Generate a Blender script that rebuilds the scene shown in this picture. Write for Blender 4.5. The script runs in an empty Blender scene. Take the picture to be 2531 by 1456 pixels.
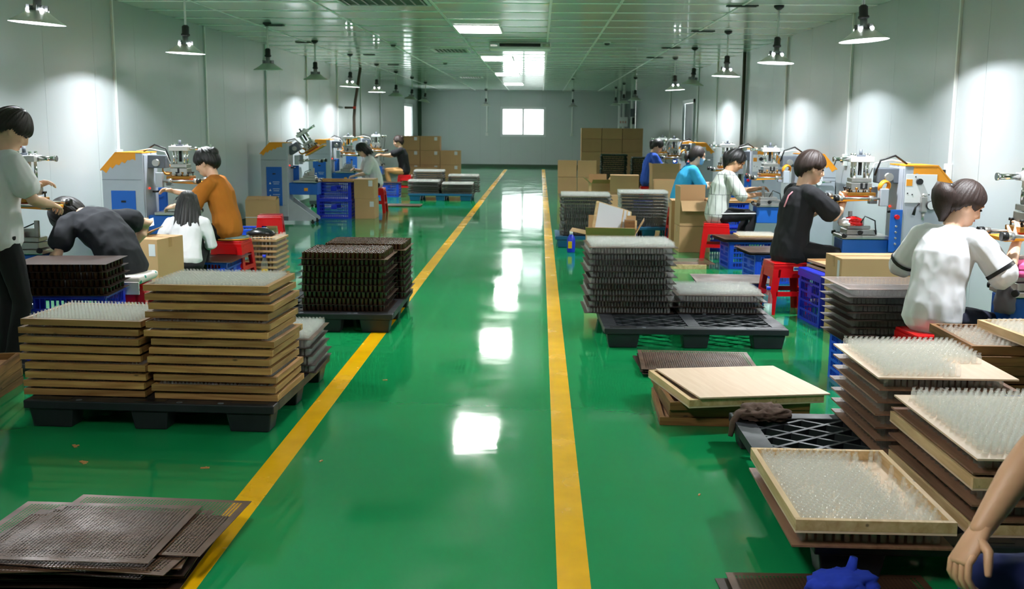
import bpy, bmesh, math, random
from mathutils import Vector, Matrix, Euler, noise
R = math.radians
random.seed(11)
SC = bpy.context.scene
COL = SC.collection

# ---------------------------------------------------------------- camera
cd = bpy.data.cameras.new('camera'); cam = bpy.data.objects.new('camera', cd); COL.objects.link(cam)
cd.sensor_width = 36.0; cd.lens = 2600.0 / 2531.0 * 36.0
cam.location = (0, 0, 1.6)
cam.rotation_euler = (Matrix.Rotation(R(1.43237), 3, 'Z') @ Matrix.Rotation(math.pi/2 - R(9.14593), 3, 'X') @ Matrix.Rotation(R(0.5), 3, 'Z')).to_euler()
cd.clip_start = 0.05; cd.clip_end = 300
cd.dof.use_dof = True; cd.dof.focus_distance = 5.2; cd.dof.aperture_fstop = 6.0
SC.camera = cam
SC.view_settings.view_transform = 'Standard'; SC.view_settings.look = 'None'
SC.view_settings.gamma = 1.0; SC.view_settings.use_curve_mapping = False
SC.view_settings.exposure = 1.05
cy = SC.cycles
cy.max_bounces = 6; cy.diffuse_bounces = 3; cy.glossy_bounces = 3; cy.transmission_bounces = 4; cy.use_adaptive_sampling = True; cy.adaptive_threshold = .15
cy.transparent_max_bounces = 24; cy.caustics_reflective = True; cy.blur_glossy = 1.0; cy.caustics_refractive = False
cy.sample_clamp_indirect = 4.0

# ---------------------------------------------------------------- world (overcast daylight behind the windows)
wd = bpy.data.worlds.new('daylight'); SC.world = wd; wd.use_nodes = True
bgn = wd.node_tree.nodes['Background']; bgn.inputs[0].default_value = (0.94, 1.0, 0.95, 1); bgn.inputs[1].default_value = 4.5

LAMP_W = 34.0       # pendant lamps, watts
PANEL_E = 18.0      # ceiling light panels, emission strength

# ---------------------------------------------------------------- materials
MATS = {}
def nd(t, typ, **kw):
    n = t.nodes.new(typ)
    for k, v in kw.items(): setattr(n, k, v)
    return n
def base_mat(name):
    m = bpy.data.materials.new(name); m.use_nodes = True
    return m, m.node_tree, m.node_tree.nodes['Principled BSDF']
def S(c): return tuple(((v/255.0)/12.92 if v/255.0 <= .04045 else ((v/255.0+.055)/1.055)**2.4) for v in c)
def mat(name, rgb, rough=.5, metal=0., var=0., vscale=8., rand=0., bump=0., bscale=60., stretch=(1,1,1), spec=.5, coat=0., emit=0., rvar=0.):
    """plain procedural material; rgb in sRGB 0-255; var mottles it with noise, rand shifts it per object"""
    if name in MATS: return MATS[name]
    m, t, b = base_mat(name); c = S(rgb)
    b.inputs['Base Color'].default_value = (*c, 1); b.inputs['Roughness'].default_value = rough
    b.inputs['Metallic'].default_value = metal; b.inputs['Specular IOR Level'].default_value = spec
    if coat: b.inputs['Coat Weight'].default_value = coat; b.inputs['Coat Roughness'].default_value = .05
    if emit: b.inputs['Emission Color'].default_value = (*c, 1); b.inputs['Emission Strength'].default_value = emit
    tc = None
    if var or bump or rvar:
        tc = nd(t, 'ShaderNodeTexCoord'); mp = nd(t, 'ShaderNodeMapping'); t.links.new(tc.outputs['Object'], mp.inputs[0])
        mp.inputs['Scale'].default_value = stretch
    if var or rand:
        hsv = nd(t, 'ShaderNodeHueSaturation'); hsv.inputs['Color'].default_value = (*c, 1)
        val = None
        if var:
            nz = nd(t, 'ShaderNodeTexNoise'); nz.inputs['Scale'].default_value = vscale; nz.inputs['Detail'].default_value = 5
            t.links.new(mp.outputs[0], nz.inputs['Vector'])
            mr = nd(t, 'ShaderNodeMapRange'); mr.inputs[1].default_value = .25; mr.inputs[2].default_value = .75
            mr.inputs[3].default_value = 1-var; mr.inputs[4].default_value = 1+var
            t.links.new(nz.outputs['Fac'], mr.inputs[0]); val = mr.outputs[0]
        if rand:
            oi = nd(t, 'ShaderNodeObjectInfo'); m2 = nd(t, 'ShaderNodeMapRange'); m2.inputs[3].default_value = 1-rand; m2.inputs[4].default_value = 1+rand
            t.links.new(oi.outputs['Random'], m2.inputs[0])
            if val is None: val = m2.outputs[0]
            else:
                mu = nd(t, 'ShaderNodeMath', operation='MULTIPLY'); t.links.new(val, mu.inputs[0]); t.links.new(m2.outputs[0], mu.inputs[1]); val = mu.outputs[0]
        t.links.new(val, hsv.inputs['Value']); t.links.new(hsv.outputs[0], b.inputs['Base Color'])
    if rvar:
        nr = nd(t, 'ShaderNodeTexNoise'); nr.inputs['Scale'].default_value = vscale*.6; nr.inputs['Detail'].default_value = 4
        t.links.new(mp.outputs[0], nr.inputs['Vector'])
        m3 = nd(t, 'ShaderNodeMapRange'); m3.inputs[1].default_value = .3; m3.inputs[2].default_value = .7
        m3.inputs[3].default_value = max(.01, rough-rvar); m3.inputs[4].default_value = rough+rvar
        t.links.new(nr.outputs['Fac'], m3.inputs[0]); t.links.new(m3.outputs[0], b.inputs['Roughness'])
    if bump:
        nb = nd(t, 'ShaderNodeTexNoise'); nb.inputs['Scale'].default_value = bscale; nb.inputs['Detail'].default_value = 4
        t.links.new(mp.outputs[0], nb.inputs['Vector'])
        bp = nd(t, 'ShaderNodeBump'); bp.inputs['Strength'].default_value = bump; bp.inputs['Distance'].default_value = .01
        t.links.new(nb.outputs['Fac'], bp.inputs['Height']); t.links.new(bp.outputs[0], b.inputs['Normal'])
    MATS[name] = m
    return m
def wood(name, c1, c2, rand=.25, axis=0, rough=.6, knots=True):
    m, t, b = base_mat(name)
    tc = nd(t, 'ShaderNodeTexCoord'); oi = nd(t, 'ShaderNodeObjectInfo'); mp = nd(t, 'ShaderNodeMapping')
    sc = [14, 14, 14]; sc[axis] = 1.2; mp.inputs['Scale'].default_value = sc
    add = nd(t, 'ShaderNodeVectorMath', operation='ADD'); cmb = nd(t, 'ShaderNodeCombineXYZ')
    mu = nd(t, 'ShaderNodeMath', operation='MULTIPLY'); mu.inputs[1].default_value = 37.
    t.links.new(oi.outputs['Random'], mu.inputs[0])
    for i in range(3): t.links.new(mu.outputs[0], cmb.inputs[i])
    t.links.new(tc.outputs['Object'], add.inputs[0]); t.links.new(cmb.outputs[0], add.inputs[1]); t.links.new(add.outputs[0], mp.inputs[0])
    nz = nd(t, 'ShaderNodeTexNoise'); nz.inputs['Scale'].default_value = 2.2; nz.inputs['Detail'].default_value = 7; nz.inputs['Distortion'].default_value = .8
    t.links.new(mp.outputs[0], nz.inputs['Vector'])
    cr = nd(t, 'ShaderNodeValToRGB'); cr.color_ramp.elements[0].position = .32; cr.color_ramp.elements[1].position = .72
    cr.color_ramp.elements[0].color = (*S(c2), 1); cr.color_ramp.elements[1].color = (*S(c1), 1)
    t.links.new(nz.outputs['Fac'], cr.inputs[0]); col = cr.outputs[0]
    if knots:
        vo = nd(t, 'ShaderNodeTexVoronoi'); vo.inputs['Scale'].default_value = 6.; mp2 = nd(t, 'ShaderNodeMapping')
        s2 = [2.2, 2.2, 2.2]; s2[axis] = 1.; mp2.inputs['Scale'].default_value = s2
        t.links.new(add.outputs[0], mp2.inputs[0]); t.links.new(mp2.outputs[0], vo.inputs['Vector'])
        mr = nd(t, 'ShaderNodeMapRange'); mr.inputs[1].default_value = .05; mr.inputs[2].default_value = .11; mr.inputs[3].default_value = .35; mr.inputs[4].default_value = 1
        t.links.new(vo.outputs['Distance'], mr.inputs[0])
        mx = nd(t, 'ShaderNodeMix', data_type='RGBA', blend_type='MULTIPLY'); mx.inputs[0].default_value = 1
        t.links.new(col, mx.inputs[6]); t.links.new(mr.outputs[0], mx.inputs[7]); col = mx.outputs[2]
    hs = nd(t, 'ShaderNodeHueSaturation'); m2 = nd(t, 'ShaderNodeMapRange'); m2.inputs[3].default_value = 1-rand; m2.inputs[4].default_value = 1+rand
    t.links.new(oi.outputs['Random'], m2.inputs[0]); t.links.new(m2.outputs[0], hs.inputs['Value']); t.links.new(col, hs.inputs['Color'])
    t.links.new(hs.outputs[0], b.inputs['Base Color']); b.inputs['Roughness'].default_value = rough
    bp = nd(t, 'ShaderNodeBump'); bp.inputs['Strength'].default_value = .15; bp.inputs['Distance'].default_value = .004
    t.links.new(nz.outputs['Fac'], bp.inputs['Height']); t.links.new(bp.outputs[0], b.inputs['Normal'])
    MATS[name] = m; return m
def glass(name, tint, body, bodyf=.12, rough=.06):
    """thin-walled blown glass: tinted see-through, Fresnel shine and a little milky body"""
    m = bpy.data.materials.new(name); m.use_nodes = True; t = m.node_tree; t.nodes.clear()
    out = nd(t, 'ShaderNodeOutputMaterial'); tr = nd(t, 'ShaderNodeBsdfTransparent'); tr.inputs[0].default_value = (*tint, 1)
    gl = nd(t, 'ShaderNodeBsdfGlossy'); gl.inputs['Roughness'].default_value = rough; gl.inputs[0].default_value = (1, 1, 1, 1)
    df = nd(t, 'ShaderNodeBsdfDiffuse'); df.inputs[0].default_value = (*body, 1)
    lw = nd(t, 'ShaderNodeLayerWeight'); lw.inputs[0].default_value = .5
    pw = nd(t, 'ShaderNodeMath', operation='POWER'); pw.inputs[1].default_value = 4.5; t.links.new(lw.outputs['Facing'], pw.inputs[0])
    mu = nd(t, 'ShaderNodeMath', operation='MULTIPLY_ADD'); mu.inputs[1].default_value = .85; mu.inputs[2].default_value = .05; mu.use_clamp = True
    t.links.new(pw.outputs[0], mu.inputs[0])
    tl = nd(t, 'ShaderNodeBsdfTranslucent'); tl.inputs[0].default_value = (*body, 1); m0 = nd(t, 'ShaderNodeMixShader'); m0.inputs[0].default_value = .5; t.links.new(df.outputs[0], m0.inputs[1]); t.links.new(tl.outputs[0], m0.inputs[2])
    m1 = nd(t, 'ShaderNodeMixShader'); m1.inputs[0].default_value = bodyf; t.links.new(tr.outputs[0], m1.inputs[1]); t.links.new(m0.outputs[0], m1.inputs[2])
    m2 = nd(t, 'ShaderNodeMixShader'); t.links.new(mu.outputs[0], m2.inputs[0]); t.links.new(m1.outputs[0], m2.inputs[1]); t.links.new(gl.outputs[0], m2.inputs[2])
    t.links.new(m2.outputs[0], out.inputs[0]); MATS[name] = m; return m

def floor_mat():
    m, t, b = base_mat('green epoxy floor')
    tc = nd(t, 'ShaderNodeTexCoord')
    n1 = nd(t, 'ShaderNodeTexNoise'); n1.inputs['Scale'].default_value = .7; n1.inputs['Detail'].default_value = 6; t.links.new(tc.outputs['Object'], n1.inputs['Vector'])
    cr = nd(t, 'ShaderNodeValToRGB'); cr.color_ramp.elements[0].position = .3; cr.color_ramp.elements[1].position = .75
    cr.color_ramp.elements[0].color = (.006, .225, .068, 1); cr.color_ramp.elements[1].color = (.010, .275, .088, 1)
    t.links.new(n1.outputs['Fac'], cr.inputs[0])
    # pale scuffs and scratches worn into the coat
    mp = nd(t, 'ShaderNodeMapping'); mp.inputs['Scale'].default_value = (9, 2.2, 1); mp.inputs['Rotation'].default_value = (0, 0, .5); t.links.new(tc.outputs['Object'], mp.inputs[0])
    n2 = nd(t, 'ShaderNodeTexNoise'); n2.inputs['Scale'].default_value = 3.; n2.inputs['Detail'].default_value = 9; n2.inputs['Roughness'].default_value = .75; t.links.new(mp.outputs[0], n2.inputs['Vector'])
    mr = nd(t, 'ShaderNodeMapRange'); mr.inputs[1].default_value = .68; mr.inputs[2].default_value = .86; mr.inputs[3].default_value = 0; mr.inputs[4].default_value = .22; t.links.new(n2.outputs['Fac'], mr.inputs[0])
    mx = nd(t, 'ShaderNodeMix', data_type='RGBA'); t.links.new(mr.outputs[0], mx.inputs[0]); t.links.new(cr.outputs[0], mx.inputs[6]); mx.inputs[7].default_value = (.12, .36, .24, 1)
    t.links.new(mx.outputs[2], b.inputs['Base Color'])
    n3 = nd(t, 'ShaderNodeTexNoise'); n3.inputs['Scale'].default_value = 1.7; n3.inputs['Detail'].default_value = 7; t.links.new(tc.outputs['Object'], n3.inputs['Vector'])
    m3 = nd(t, 'ShaderNodeMapRange'); m3.inputs[1].default_value = .3; m3.inputs[2].default_value = .75; m3.inputs[3].default_value = .04; m3.inputs[4].default_value = .13; t.links.new(n3.outputs['Fac'], m3.inputs[0])
    t.links.new(m3.outputs[0], b.inputs['Roughness']); b.inputs['Specular IOR Level'].default_value = .5
    n4 = nd(t, 'ShaderNodeTexNoise'); n4.inputs['Scale'].default_value = 2.5; n4.inputs['Detail'].default_value = 3; t.links.new(tc.outputs['Object'], n4.inputs['Vector'])
    bp = nd(t, 'ShaderNodeBump'); bp.inputs['Strength'].default_value = .05; bp.inputs['Distance'].default_value = .02
    t.links.new(n4.outputs['Fac'], bp.inputs['Height']); t.links.new(bp.outputs[0], b.inputs['Normal'])
    return m
def stripe_cloth(name, base, line):
    m, t, b = base_mat(name); tc = nd(t, 'ShaderNodeTexCoord')
    br = nd(t, 'ShaderNodeTexBrick'); br.inputs['Color1'].default_value = (*S(base), 1); br.inputs['Color2'].default_value = (*S([v*.95 for v in base]), 1)
    br.inputs['Mortar'].default_value = (*S(line), 1); br.inputs['Scale'].default_value = 1.; br.inputs['Mortar Size'].default_value = .0022; br.inputs['Mortar Smooth'].default_value = 0
    br.inputs['Brick Width'].default_value = .075; br.inputs['Row Height'].default_value = .24
    mp = nd(t, 'ShaderNodeMapping'); mp.inputs['Rotation'].default_value = (R(-90), 0, 0)
    t.links.new(tc.outputs['Object'], mp.inputs[0]); t.links.new(mp.outputs[0], br.inputs['Vector'])
    t.links.new(br.outputs['Color'], b.inputs['Base Color']); b.inputs['Roughness'].default_value = .9
    MATS[name] = m; return m

M = dict(
  floor=floor_mat(), line=mat('yellow floor paint', (236,178,8), .22, var=.1, vscale=5, rvar=.08),
  wall=mat('white sandwich panel', (184,190,193), .26, var=.02, vscale=.8), wallback=mat('panel core', (150,155,155), .7),
  ceil=mat('gloss ceiling panel', (240,243,241), .2, coat=.6), strip=mat('ceiling strip', (228,232,230), .3),
  skirt=mat('dark green skirting', (60,84,66), .5), alu=mat('aluminium frame', (200,205,208), .35, .3),
  pine=wood('pine rail', (205,160,98), (150,104,55), .28, 0), pine_y=wood('pine rail across', (200,155,94), (146,100,52), .28, 1),
  oldwood=wood('aged tray wood', (158,112,62), (104,68,34), .25, 0), oldwood_y=wood('aged tray wood across', (152,106,58), (98,64,32), .25, 1),
  ply=wood('birch plywood', (230,203,176), (221,191,162), .06, 1, .55, knots=False), plyd=wood('film faced plywood', (150,112,88), (120,84,64), .15, 1, .45, knots=False),
  rail=wood('pale tray rail', (226,196,150), (196,160,112), .1, 1), 
  hard=wood('hardboard', (196,150,112), (168,122,88), .1, 0, .6, knots=False),
  metal=mat('rusty sheet', (92,66,50), .46, .35, var=.35, vscale=7, rvar=.15, rand=.12), metald=mat('dark rusty sheet', (62,46,40), .45, .5, var=.3, vscale=6, rand=.15),
  blackp=mat('black plastic', (30,32,38), .5, var=.25, vscale=9, rvar=.12), bluep=mat('blue crate plastic', (34,84,224), .35, rand=.08, var=.06),
  bluep2=mat('deep blue crate plastic', (28,50,200), .33, rand=.06), tealp=mat('blue pallet plastic', (18,86,124), .4), redp=mat('red plastic', (205,14,18), .25),
  card=mat('carton board', (190,152,108), .8, var=.06, vscale=3, rand=.06), cardin=mat('carton inside', (168,130,88), .85), tape=mat('packing tape', (172,132,84), .3), sticker=mat('white sticker', (214,216,220), .6),
  grey=mat('machine grey paint', (168,174,184), .42, var=.04), greyd=mat('machine dark grey', (92,98,106), .5), white=mat('white plate', (224,226,228), .4),
  mblue=mat('machine blue', (22,94,186), .4), steel=mat('brushed steel', (190,188,184), .3, .85, var=.08, vscale=20), chrome=mat('chrome', (225,225,225), .12, 1.),
  orange=mat('orange tape', (232,150,26), .5, var=.08, vscale=6), black=mat('black rubber', (20,20,22), .45), brass=mat('brass', (170,120,50), .35, .8),
  led=mat('red indicator', (255,40,20), .4, emit=1.2), ink=mat('red ink', (196,60,40), .5),
  glass=glass('clear glass', (.985, .99, .985), (.97, .98, .95), .15, .06), amber=glass('amber glass', (.16, .06, .02), (.10, .04, .014), .62, .08), green=glass('dark green glass', (.10, .28, .12), (.02, .08, .03), .4, .1),
  pet=glass('clear plastic bottle', (.93, .96, .97), (.7, .75, .78), .10, .1), juice=mat('yellow drink', (210,168,20), .2), water=mat('pale water', (196,222,214), .1), cap=mat('blue cap', (40,60,210), .35), wcap=mat('white cap', (225,225,225), .4),
  paint=mat('white duct', (224,226,224), .35), pipe=mat('brown pipe', (78,66,56), .5), shade=mat('spun aluminium shade', (196,196,188), .30, .75), shadein=mat('white reflector', (236,240,245), .35),
  lampblk=mat('lamp holder', (22,22,22), .5), sink=mat('lamp heat sink', (150,152,154), .4, .6), vent=mat('dark vent', (72,80,76), .6), doorg=mat('grey door', (120,126,140), .4), wet=mat('scrap', (190,190,170), .6),
  rag=mat('brown rag', (92,72,62), .95, var=.35, vscale=25), ragblue=mat('blue cloth', (36,64,190), .9, var=.12, vscale=20), ragpink=mat('pink cloth', (238,110,170), .9), raggrey=mat('grey cloth', (110,106,112), .95), ragwhite=mat('white cloth', (230,230,232), .9), cushgrn=mat('grey green cushion', (112,134,128), .9), bag=mat('black bag', (16,16,20), .3),
)
def flower_mat():
    m, t, b = base_mat('flowered cotton'); tc = nd(t, 'ShaderNodeTexCoord'); vo = nd(t, 'ShaderNodeTexVoronoi'); vo.inputs['Scale'].default_value = 16.
    t.links.new(tc.outputs['Object'], vo.inputs['Vector'])
    mr = nd(t, 'ShaderNodeMapRange'); mr.inputs[1].default_value = .20; mr.inputs[2].default_value = .26; mr.inputs[3].default_value = 1; mr.inputs[4].default_value = 0; t.links.new(vo.outputs['Distance'], mr.inputs[0])
    hs = nd(t, 'ShaderNodeValToRGB'); hs.color_ramp.interpolation = 'CONSTANT'; e = hs.color_ramp.elements
    e[0].color = (*S((226,216,212)), 1); e[1].color = (*S((222,60,90)), 1); e[1].position = .4; q = e.new(.75); q.color = (*S((40,150,130)), 1)
    sp = nd(t, 'ShaderNodeSeparateColor'); t.links.new(vo.outputs['Color'], sp.inputs[0]); t.links.new(sp.outputs[0], hs.inputs[0])
    mx = nd(t, 'ShaderNodeMix', data_type='RGBA'); t.links.new(mr.outputs[0], mx.inputs[0]); mx.inputs[6].default_value = (*S((226,216,212)), 1); t.links.new(hs.outputs[0], mx.inputs[7])
    t.links.new(mx.outputs[2], b.inputs['Base Color']); b.inputs['Roughness'].default_value = .95; return m
M['flower'] = flower_mat()
def light_mat(name, rgb, e):
    m, t, b = base_mat(name); b.inputs['Base Color'].default_value = (.9, .9, .9, 1); b.inputs['Emission Color'].default_value = (*rgb, 1); b.inputs['Emission Strength'].default_value = e; return m
M['panel'] = light_mat('lit diffuser', (1, .98, .95), PANEL_E); M['bulb'] = light_mat('lit led', (.92, .96, 1), 12.); M['bulboff'] = mat('unlit led', (225,225,215), .4)
M['glow'] = light_mat('work lamp led', (1, .97, .9), 26.)
for q_ in (M['bulb'], M['led'], M['glow']): q_.cycles.emission_sampling = 'NONE'     # tiny emitters: seen and bounced, not sampled one by one

# ---------------------------------------------------------------- mesh helpers
def bx(bm, cx, cy, cz, sx, sy, sz, bev=0, rot=None, taper=None):
    """box by centre and size; rot = Euler/Matrix about the centre; taper = (tx,ty) scale of the bottom face"""
    vs = []
    rm = rot.to_matrix() if isinstance(rot, Euler) else rot
    for z in (-1, 1):
        for x, y in ((-1,-1), (1,-1), (1,1), (-1,1)):
            k = taper if (taper and z < 0) else (1, 1)
            v = Vector((x*sx/2*k[0], y*sy/2*k[1], z*sz/2))
            if rm is not None: v = rm @ v
            vs.append(bm.verts.new(v + Vector((cx, cy, cz))))
    fs = [bm.faces.new([vs[i] for i in f]) for f in ((3,2,1,0), (4,5,6,7), (0,1,5,4), (1,2,6,5), (2,3,7,6), (3,0,4,7))]
    if bev:
        es = list({e for f in fs for e in f.edges})
        bmesh.ops.bevel(bm, geom=es, offset=bev, segments=2, affect='EDGES', profile=.5)
    return vs
def ring(bm, c, u, v, ru, rv, n): return [bm.verts.new(c + u*(ru*math.cos(2*math.pi*i/n)) + v*(rv*math.sin(2*math.pi*i/n))) for i in range(n)]
def skin(bm, rings, cap0=True, cap1=True, smooth=True):
    n = len(rings[0])
    for a, b in zip(rings, rings[1:]):
        for i in range(n):
            f = bm.faces.new((a[i], a[(i+1) % n], b[(i+1) % n], b[i])); f.smooth = smooth
    if cap0: bm.faces.new(rings[0][::-1])
    if cap1: bm.faces.new(rings[-1])
def frame_of(t):
    t = t.normalized(); a = Vector((0,0,1)) if abs(t.z) < .9 else Vector((1,0,0))
    u = t.cross(a).normalized(); return u, t.cross(u).normalized()
def cy_(bm, p0, p1, r0, r1=None, n=12, cap=True):
    p0 = Vector(p0); p1 = Vector(p1); r1 = r0 if r1 is None else r1
    u, v = frame_of(p1-p0)
    skin(bm, [ring(bm, p0, u, v, r0, r0, n), ring(bm, p1, u, v, r1, r1, n)], cap, cap)
def tube(bm, pts, r, n=8, cap=True):
    pts = [Vector(p) for p in pts]; rs = []; pu = None
    for i, p in enumerate(pts):
        t = (pts[min(i+1, len(pts)-1)] - pts[max(i-1, 0)])
        if pu is None: u, v = frame_of(t)
        else:
            t.normalize(); u = (pu - t*pu.dot(t)).normalized(); v = t.cross(u)
        pu = u; rr = r[i] if isinstance(r, (list, tuple)) else r
        rs.append(ring(bm, p, u, v, rr, rr, n))
    skin(bm, rs, cap, cap)
def lathe(bm, prof, n=16, c=(0,0,0), cap0=True, cap1=True):
    c = Vector(c); X = Vector((1,0,0)); Y = Vector((0,1,0))
    skin(bm, [ring(bm, c+Vector((0,0,z)), X, Y, r, r, n) for r, z in prof], cap0, cap1)
def prism(bm, poly, y0, y1):
    """polygon in x-z extruded along y"""
    a = [bm.verts.new((x, y0, z)) for x, z in poly]; b = [bm.verts.new((x, y1, z)) for x, z in poly]
    n = len(poly); bm.faces.new(a[::-1]); bm.faces.new(b)
    for i in range(n): bm.faces.new((a[i], a[(i+1) % n], b[(i+1) % n], b[i]))
def nb(): return bmesh.new()
def mesh_of(bm, name, m, smooth=False):
    bmesh.ops.recalc_face_normals(bm, faces=bm.faces[:])
    me = bpy.data.meshes.new(name); bm.to_mesh(me); bm.free()
    for mm in (m if isinstance(m, (list, tuple)) else [m]): me.materials.append(mm)
    if smooth:
        for p in me.polygons: p.use_smooth = True
    return me
def obj(name, bm, m, parent=None, loc=None, smooth=False):
    me = bm if isinstance(bm, bpy.types.Mesh) else mesh_of(bm, name, m, smooth)
    o = bpy.data.objects.new(name, me); COL.objects.link(o)
    if parent is not None: o.parent = parent
    if loc is not None: o.location = loc
    return o
def tag(o, label=None, cat=None, group=None, kind=None):
    if label: o['label'] = label
    if cat: o['category'] = cat
    if group: o['group'] = group
    if kind: o['kind'] = kind
    return o
def thing(name, label, cat, loc=(0,0,0), rz=0, group=None):
    o = bpy.data.objects.new(name, None); COL.objects.link(o); o.empty_display_size = .05
    o.location = loc; o.rotation_euler = (0, 0, rz); return tag(o, label, cat, group)
KIDS = {}
def kids(o):
    return list(o.children)
def dup(root, loc, rz=0, label=None, group=None):
    r = root.copy(); COL.objects.link(r); r.location = loc
    r.rotation_euler = rz if isinstance(rz, (tuple, list, Euler)) else (0, 0, rz)
    if label: r['label'] = label
    if group: r['group'] = group
    for ch in kids(root):
        c = ch.copy(); COL.objects.link(c); c.parent = r
        for g in kids(ch):
            d = g.copy(); COL.objects.link(d); d.parent = c
    return r
ORD = ['topmost','second','third','fourth','fifth','sixth','seventh','eighth','ninth','tenth','eleventh','twelfth','thirteenth','fourteenth','fifteenth','sixteenth','seventeenth','eighteenth']
def nth(i_from_top): return ORD[i_from_top] if i_from_top == 0 else ORD[i_from_top] + ' from the top'
# ================================================================ the room
XL, XR, YB, YF, ZC = -4.70, 3.65, -6.0, 41.0, 2.92
bm = nb(); bx(bm, (XL+XR)/2, (YB+YF)/2, -.05, XR-XL+.4, YF-YB+.4, .1)
floor = obj('floor', bm, M['floor']); tag(floor, 'glossy green epoxy factory floor', None, kind='structure')
for i, xc in enumerate((-1.232, .14)):
    bm = nb(); bx(bm, xc, 20.5 if i else 20.3, .0006, .118, 45-8 if i else 36.6, .0012); o = obj('trim_%d' % (i+1), bm, M['line'])
    tag(o, ('yellow painted aisle line on the left of the walkway', 'yellow painted aisle line on the right of the walkway')[i], None, kind='structure')

def rects(a0, a1, z0, z1, ops):
    for (o0, o1, p0, p1) in ops:
        if o1 > a0 and o0 < a1:
            out = []
            if o0 > a0: out.append((a0, o0, z0, z1))
            if o1 < a1: out.append((o1, a1, z0, z1))
            m0, m1 = max(a0, o0), min(a1, o1)
            if p0 > z0: out.append((m0, m1, z0, p0))
            if p1 < z1: out.append((m0, m1, p1, z1))
            return out
    return [(a0, a1, z0, z1)]
def wall(name, axis, pos, sgn, a0, a1, ops, label, step=1.15):
    """axis 'x': wall plane x=pos, runs along y.  sgn points into the room"""
    bm = nb()
    def put(bm, r, t0, t1, gap=0):
        (p, q, z0, z1) = r; c = (p+q)/2; s = q-p-gap; cz = (z0+z1)/2; sz = z1-z0
        t = pos - sgn*(t0+t1)/2
        if axis == 'x': bx(bm, t, c, cz, t1-t0, s, sz)
        else: bx(bm, c, t, cz, s, t1-t0, sz)
    ends = sorted({a0, a1} | {v for o in ops for v in o[:2]})
    for p, q in zip(ends, ends[1:]):
        for r in rects(p, q, 0, ZC+.1, ops): put(bm, r, .0122, .05)
    w = obj(name, bm, M['wallback']); tag(w, label, None, kind='structure')
    n = round((a1-a0)/step); st = (a1-a0)/n
    for i in range(n):
        for r in rects(a0+i*st, a0+(i+1)*st, 0.0, ZC, ops):
            if r[1]-r[0] < .02 or r[3]-r[2] < .02: continue
            b2 = nb(); put(b2, r, 0, .012, .004); obj('panel', b2, M['wall'], w)
    return w
WIN = (-1.53, .22, 1.16, 2.30); LWIN = (36.7, 39.1, 1.0, 2.32); RDOOR = (25.3, 27.3, 0, 2.25)
wf = wall('wall_far', 'y', YF, -1, XL, XR, [WIN], 'pale far wall of sandwich panels with a bright window')
wl = wall('wall_left', 'x', XL, 1, YB, YF, [LWIN], 'pale left wall of tall sandwich panels')
wr = wall('wall_right', 'x', XR, -1, YB, YF, [RDOOR], 'pale right wall of tall sandwich panels')
wb = wall('wall_back', 'y', YB, 1, XL, XR, [], 'pale wall behind the viewpoint')
# skirtings
for nm, c, s in (('baseboard_far', ((XL+XR)/2, YF-.012, .05), (XR-XL, .024, .1)), ('baseboard_left', (XL+.01, (YB+YF)/2, .05), (.02, YF-YB, .1)), ('baseboard_right', (XR-.01, (YB+25.3)/2, .05), (.02, 25.3-YB, .1))):
    bm = nb(); bx(bm, *c, *s); tag(obj(nm, bm, M['skirt']), 'dark skirting at the foot of the wall', None, kind='structure')
# corner post far left and far right
for nm, x in (('trim_3', XL+.07), ('trim_4', XR-.09)):
    bm = nb(); bx(bm, x, YF-.09, ZC/2, .13, .13, ZC); tag(obj(nm, bm, M['skirt'] if x < 0 else M['wall']), 'corner post of the far wall', None, kind='structure')
# ceiling: cross panels, each bowed a little, and long cover strips
bm = nb(); bx(bm, (XL+XR)/2, (YB+YF)/2, ZC+.12, XR-XL+.4, YF-YB+.4, .1)
ceil = obj('ceiling', bm, M['wallback']); tag(ceil, 'glossy white panelled ceiling', None, kind='structure')
PW = .94
def ceil_panel():
    bm = nb(); NX, NY = 1, 8; g = []
    for j in range(NY+1):
        v = j/NY*2-1
        z = -.0018*(1-v*v)
        g.append([bm.verts.new((x, v*PW/2, z)) for x in (XL, XR)])
    for j in range(NY): bm.faces.new((g[j][0], g[j+1][0], g[j+1][1], g[j][1])).smooth = True
    for xs in (0, 1):
        pass
    top = [bm.verts.new((x, y, .06)) for x, y in ((XL, -PW/2), (XR, -PW/2), (XR, PW/2), (XL, PW/2))]
    bm.faces.new(top)
    bm.faces.new((g[0][0], g[0][1], top[1], top[0])); bm.faces.new((g[-1][1], g[-1][0], top[3], top[2]))
    return mesh_of(bm, 'panel', M['ceil'])
cpm = ceil_panel(); n = int((YF-YB)/PW)+1
for i in range(n): obj('panel', cpm, None, ceil, (0, YB+PW*(i+.5), ZC+.002))
for k, x in enumerate((-3.85, -2.5, -1.2, .10, .86, 2.2)):
    bm = nb(); bx(bm, x, (YB+YF)/2, ZC-.004, .03, YF-YB, .008, .002); tag(obj('trim_%d' % (k+5), bm, M['strip']), 'slim white cover strip along the ceiling', None, kind='structure')
bm = nb(); bx(bm, (XL+XR)/2, YF-.03, ZC-.02, XR-XL, .05, .035); tag(obj('trim_11', bm, M['alu']), 'bright metal edge strip between far wall and ceiling', None, kind='structure')

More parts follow.
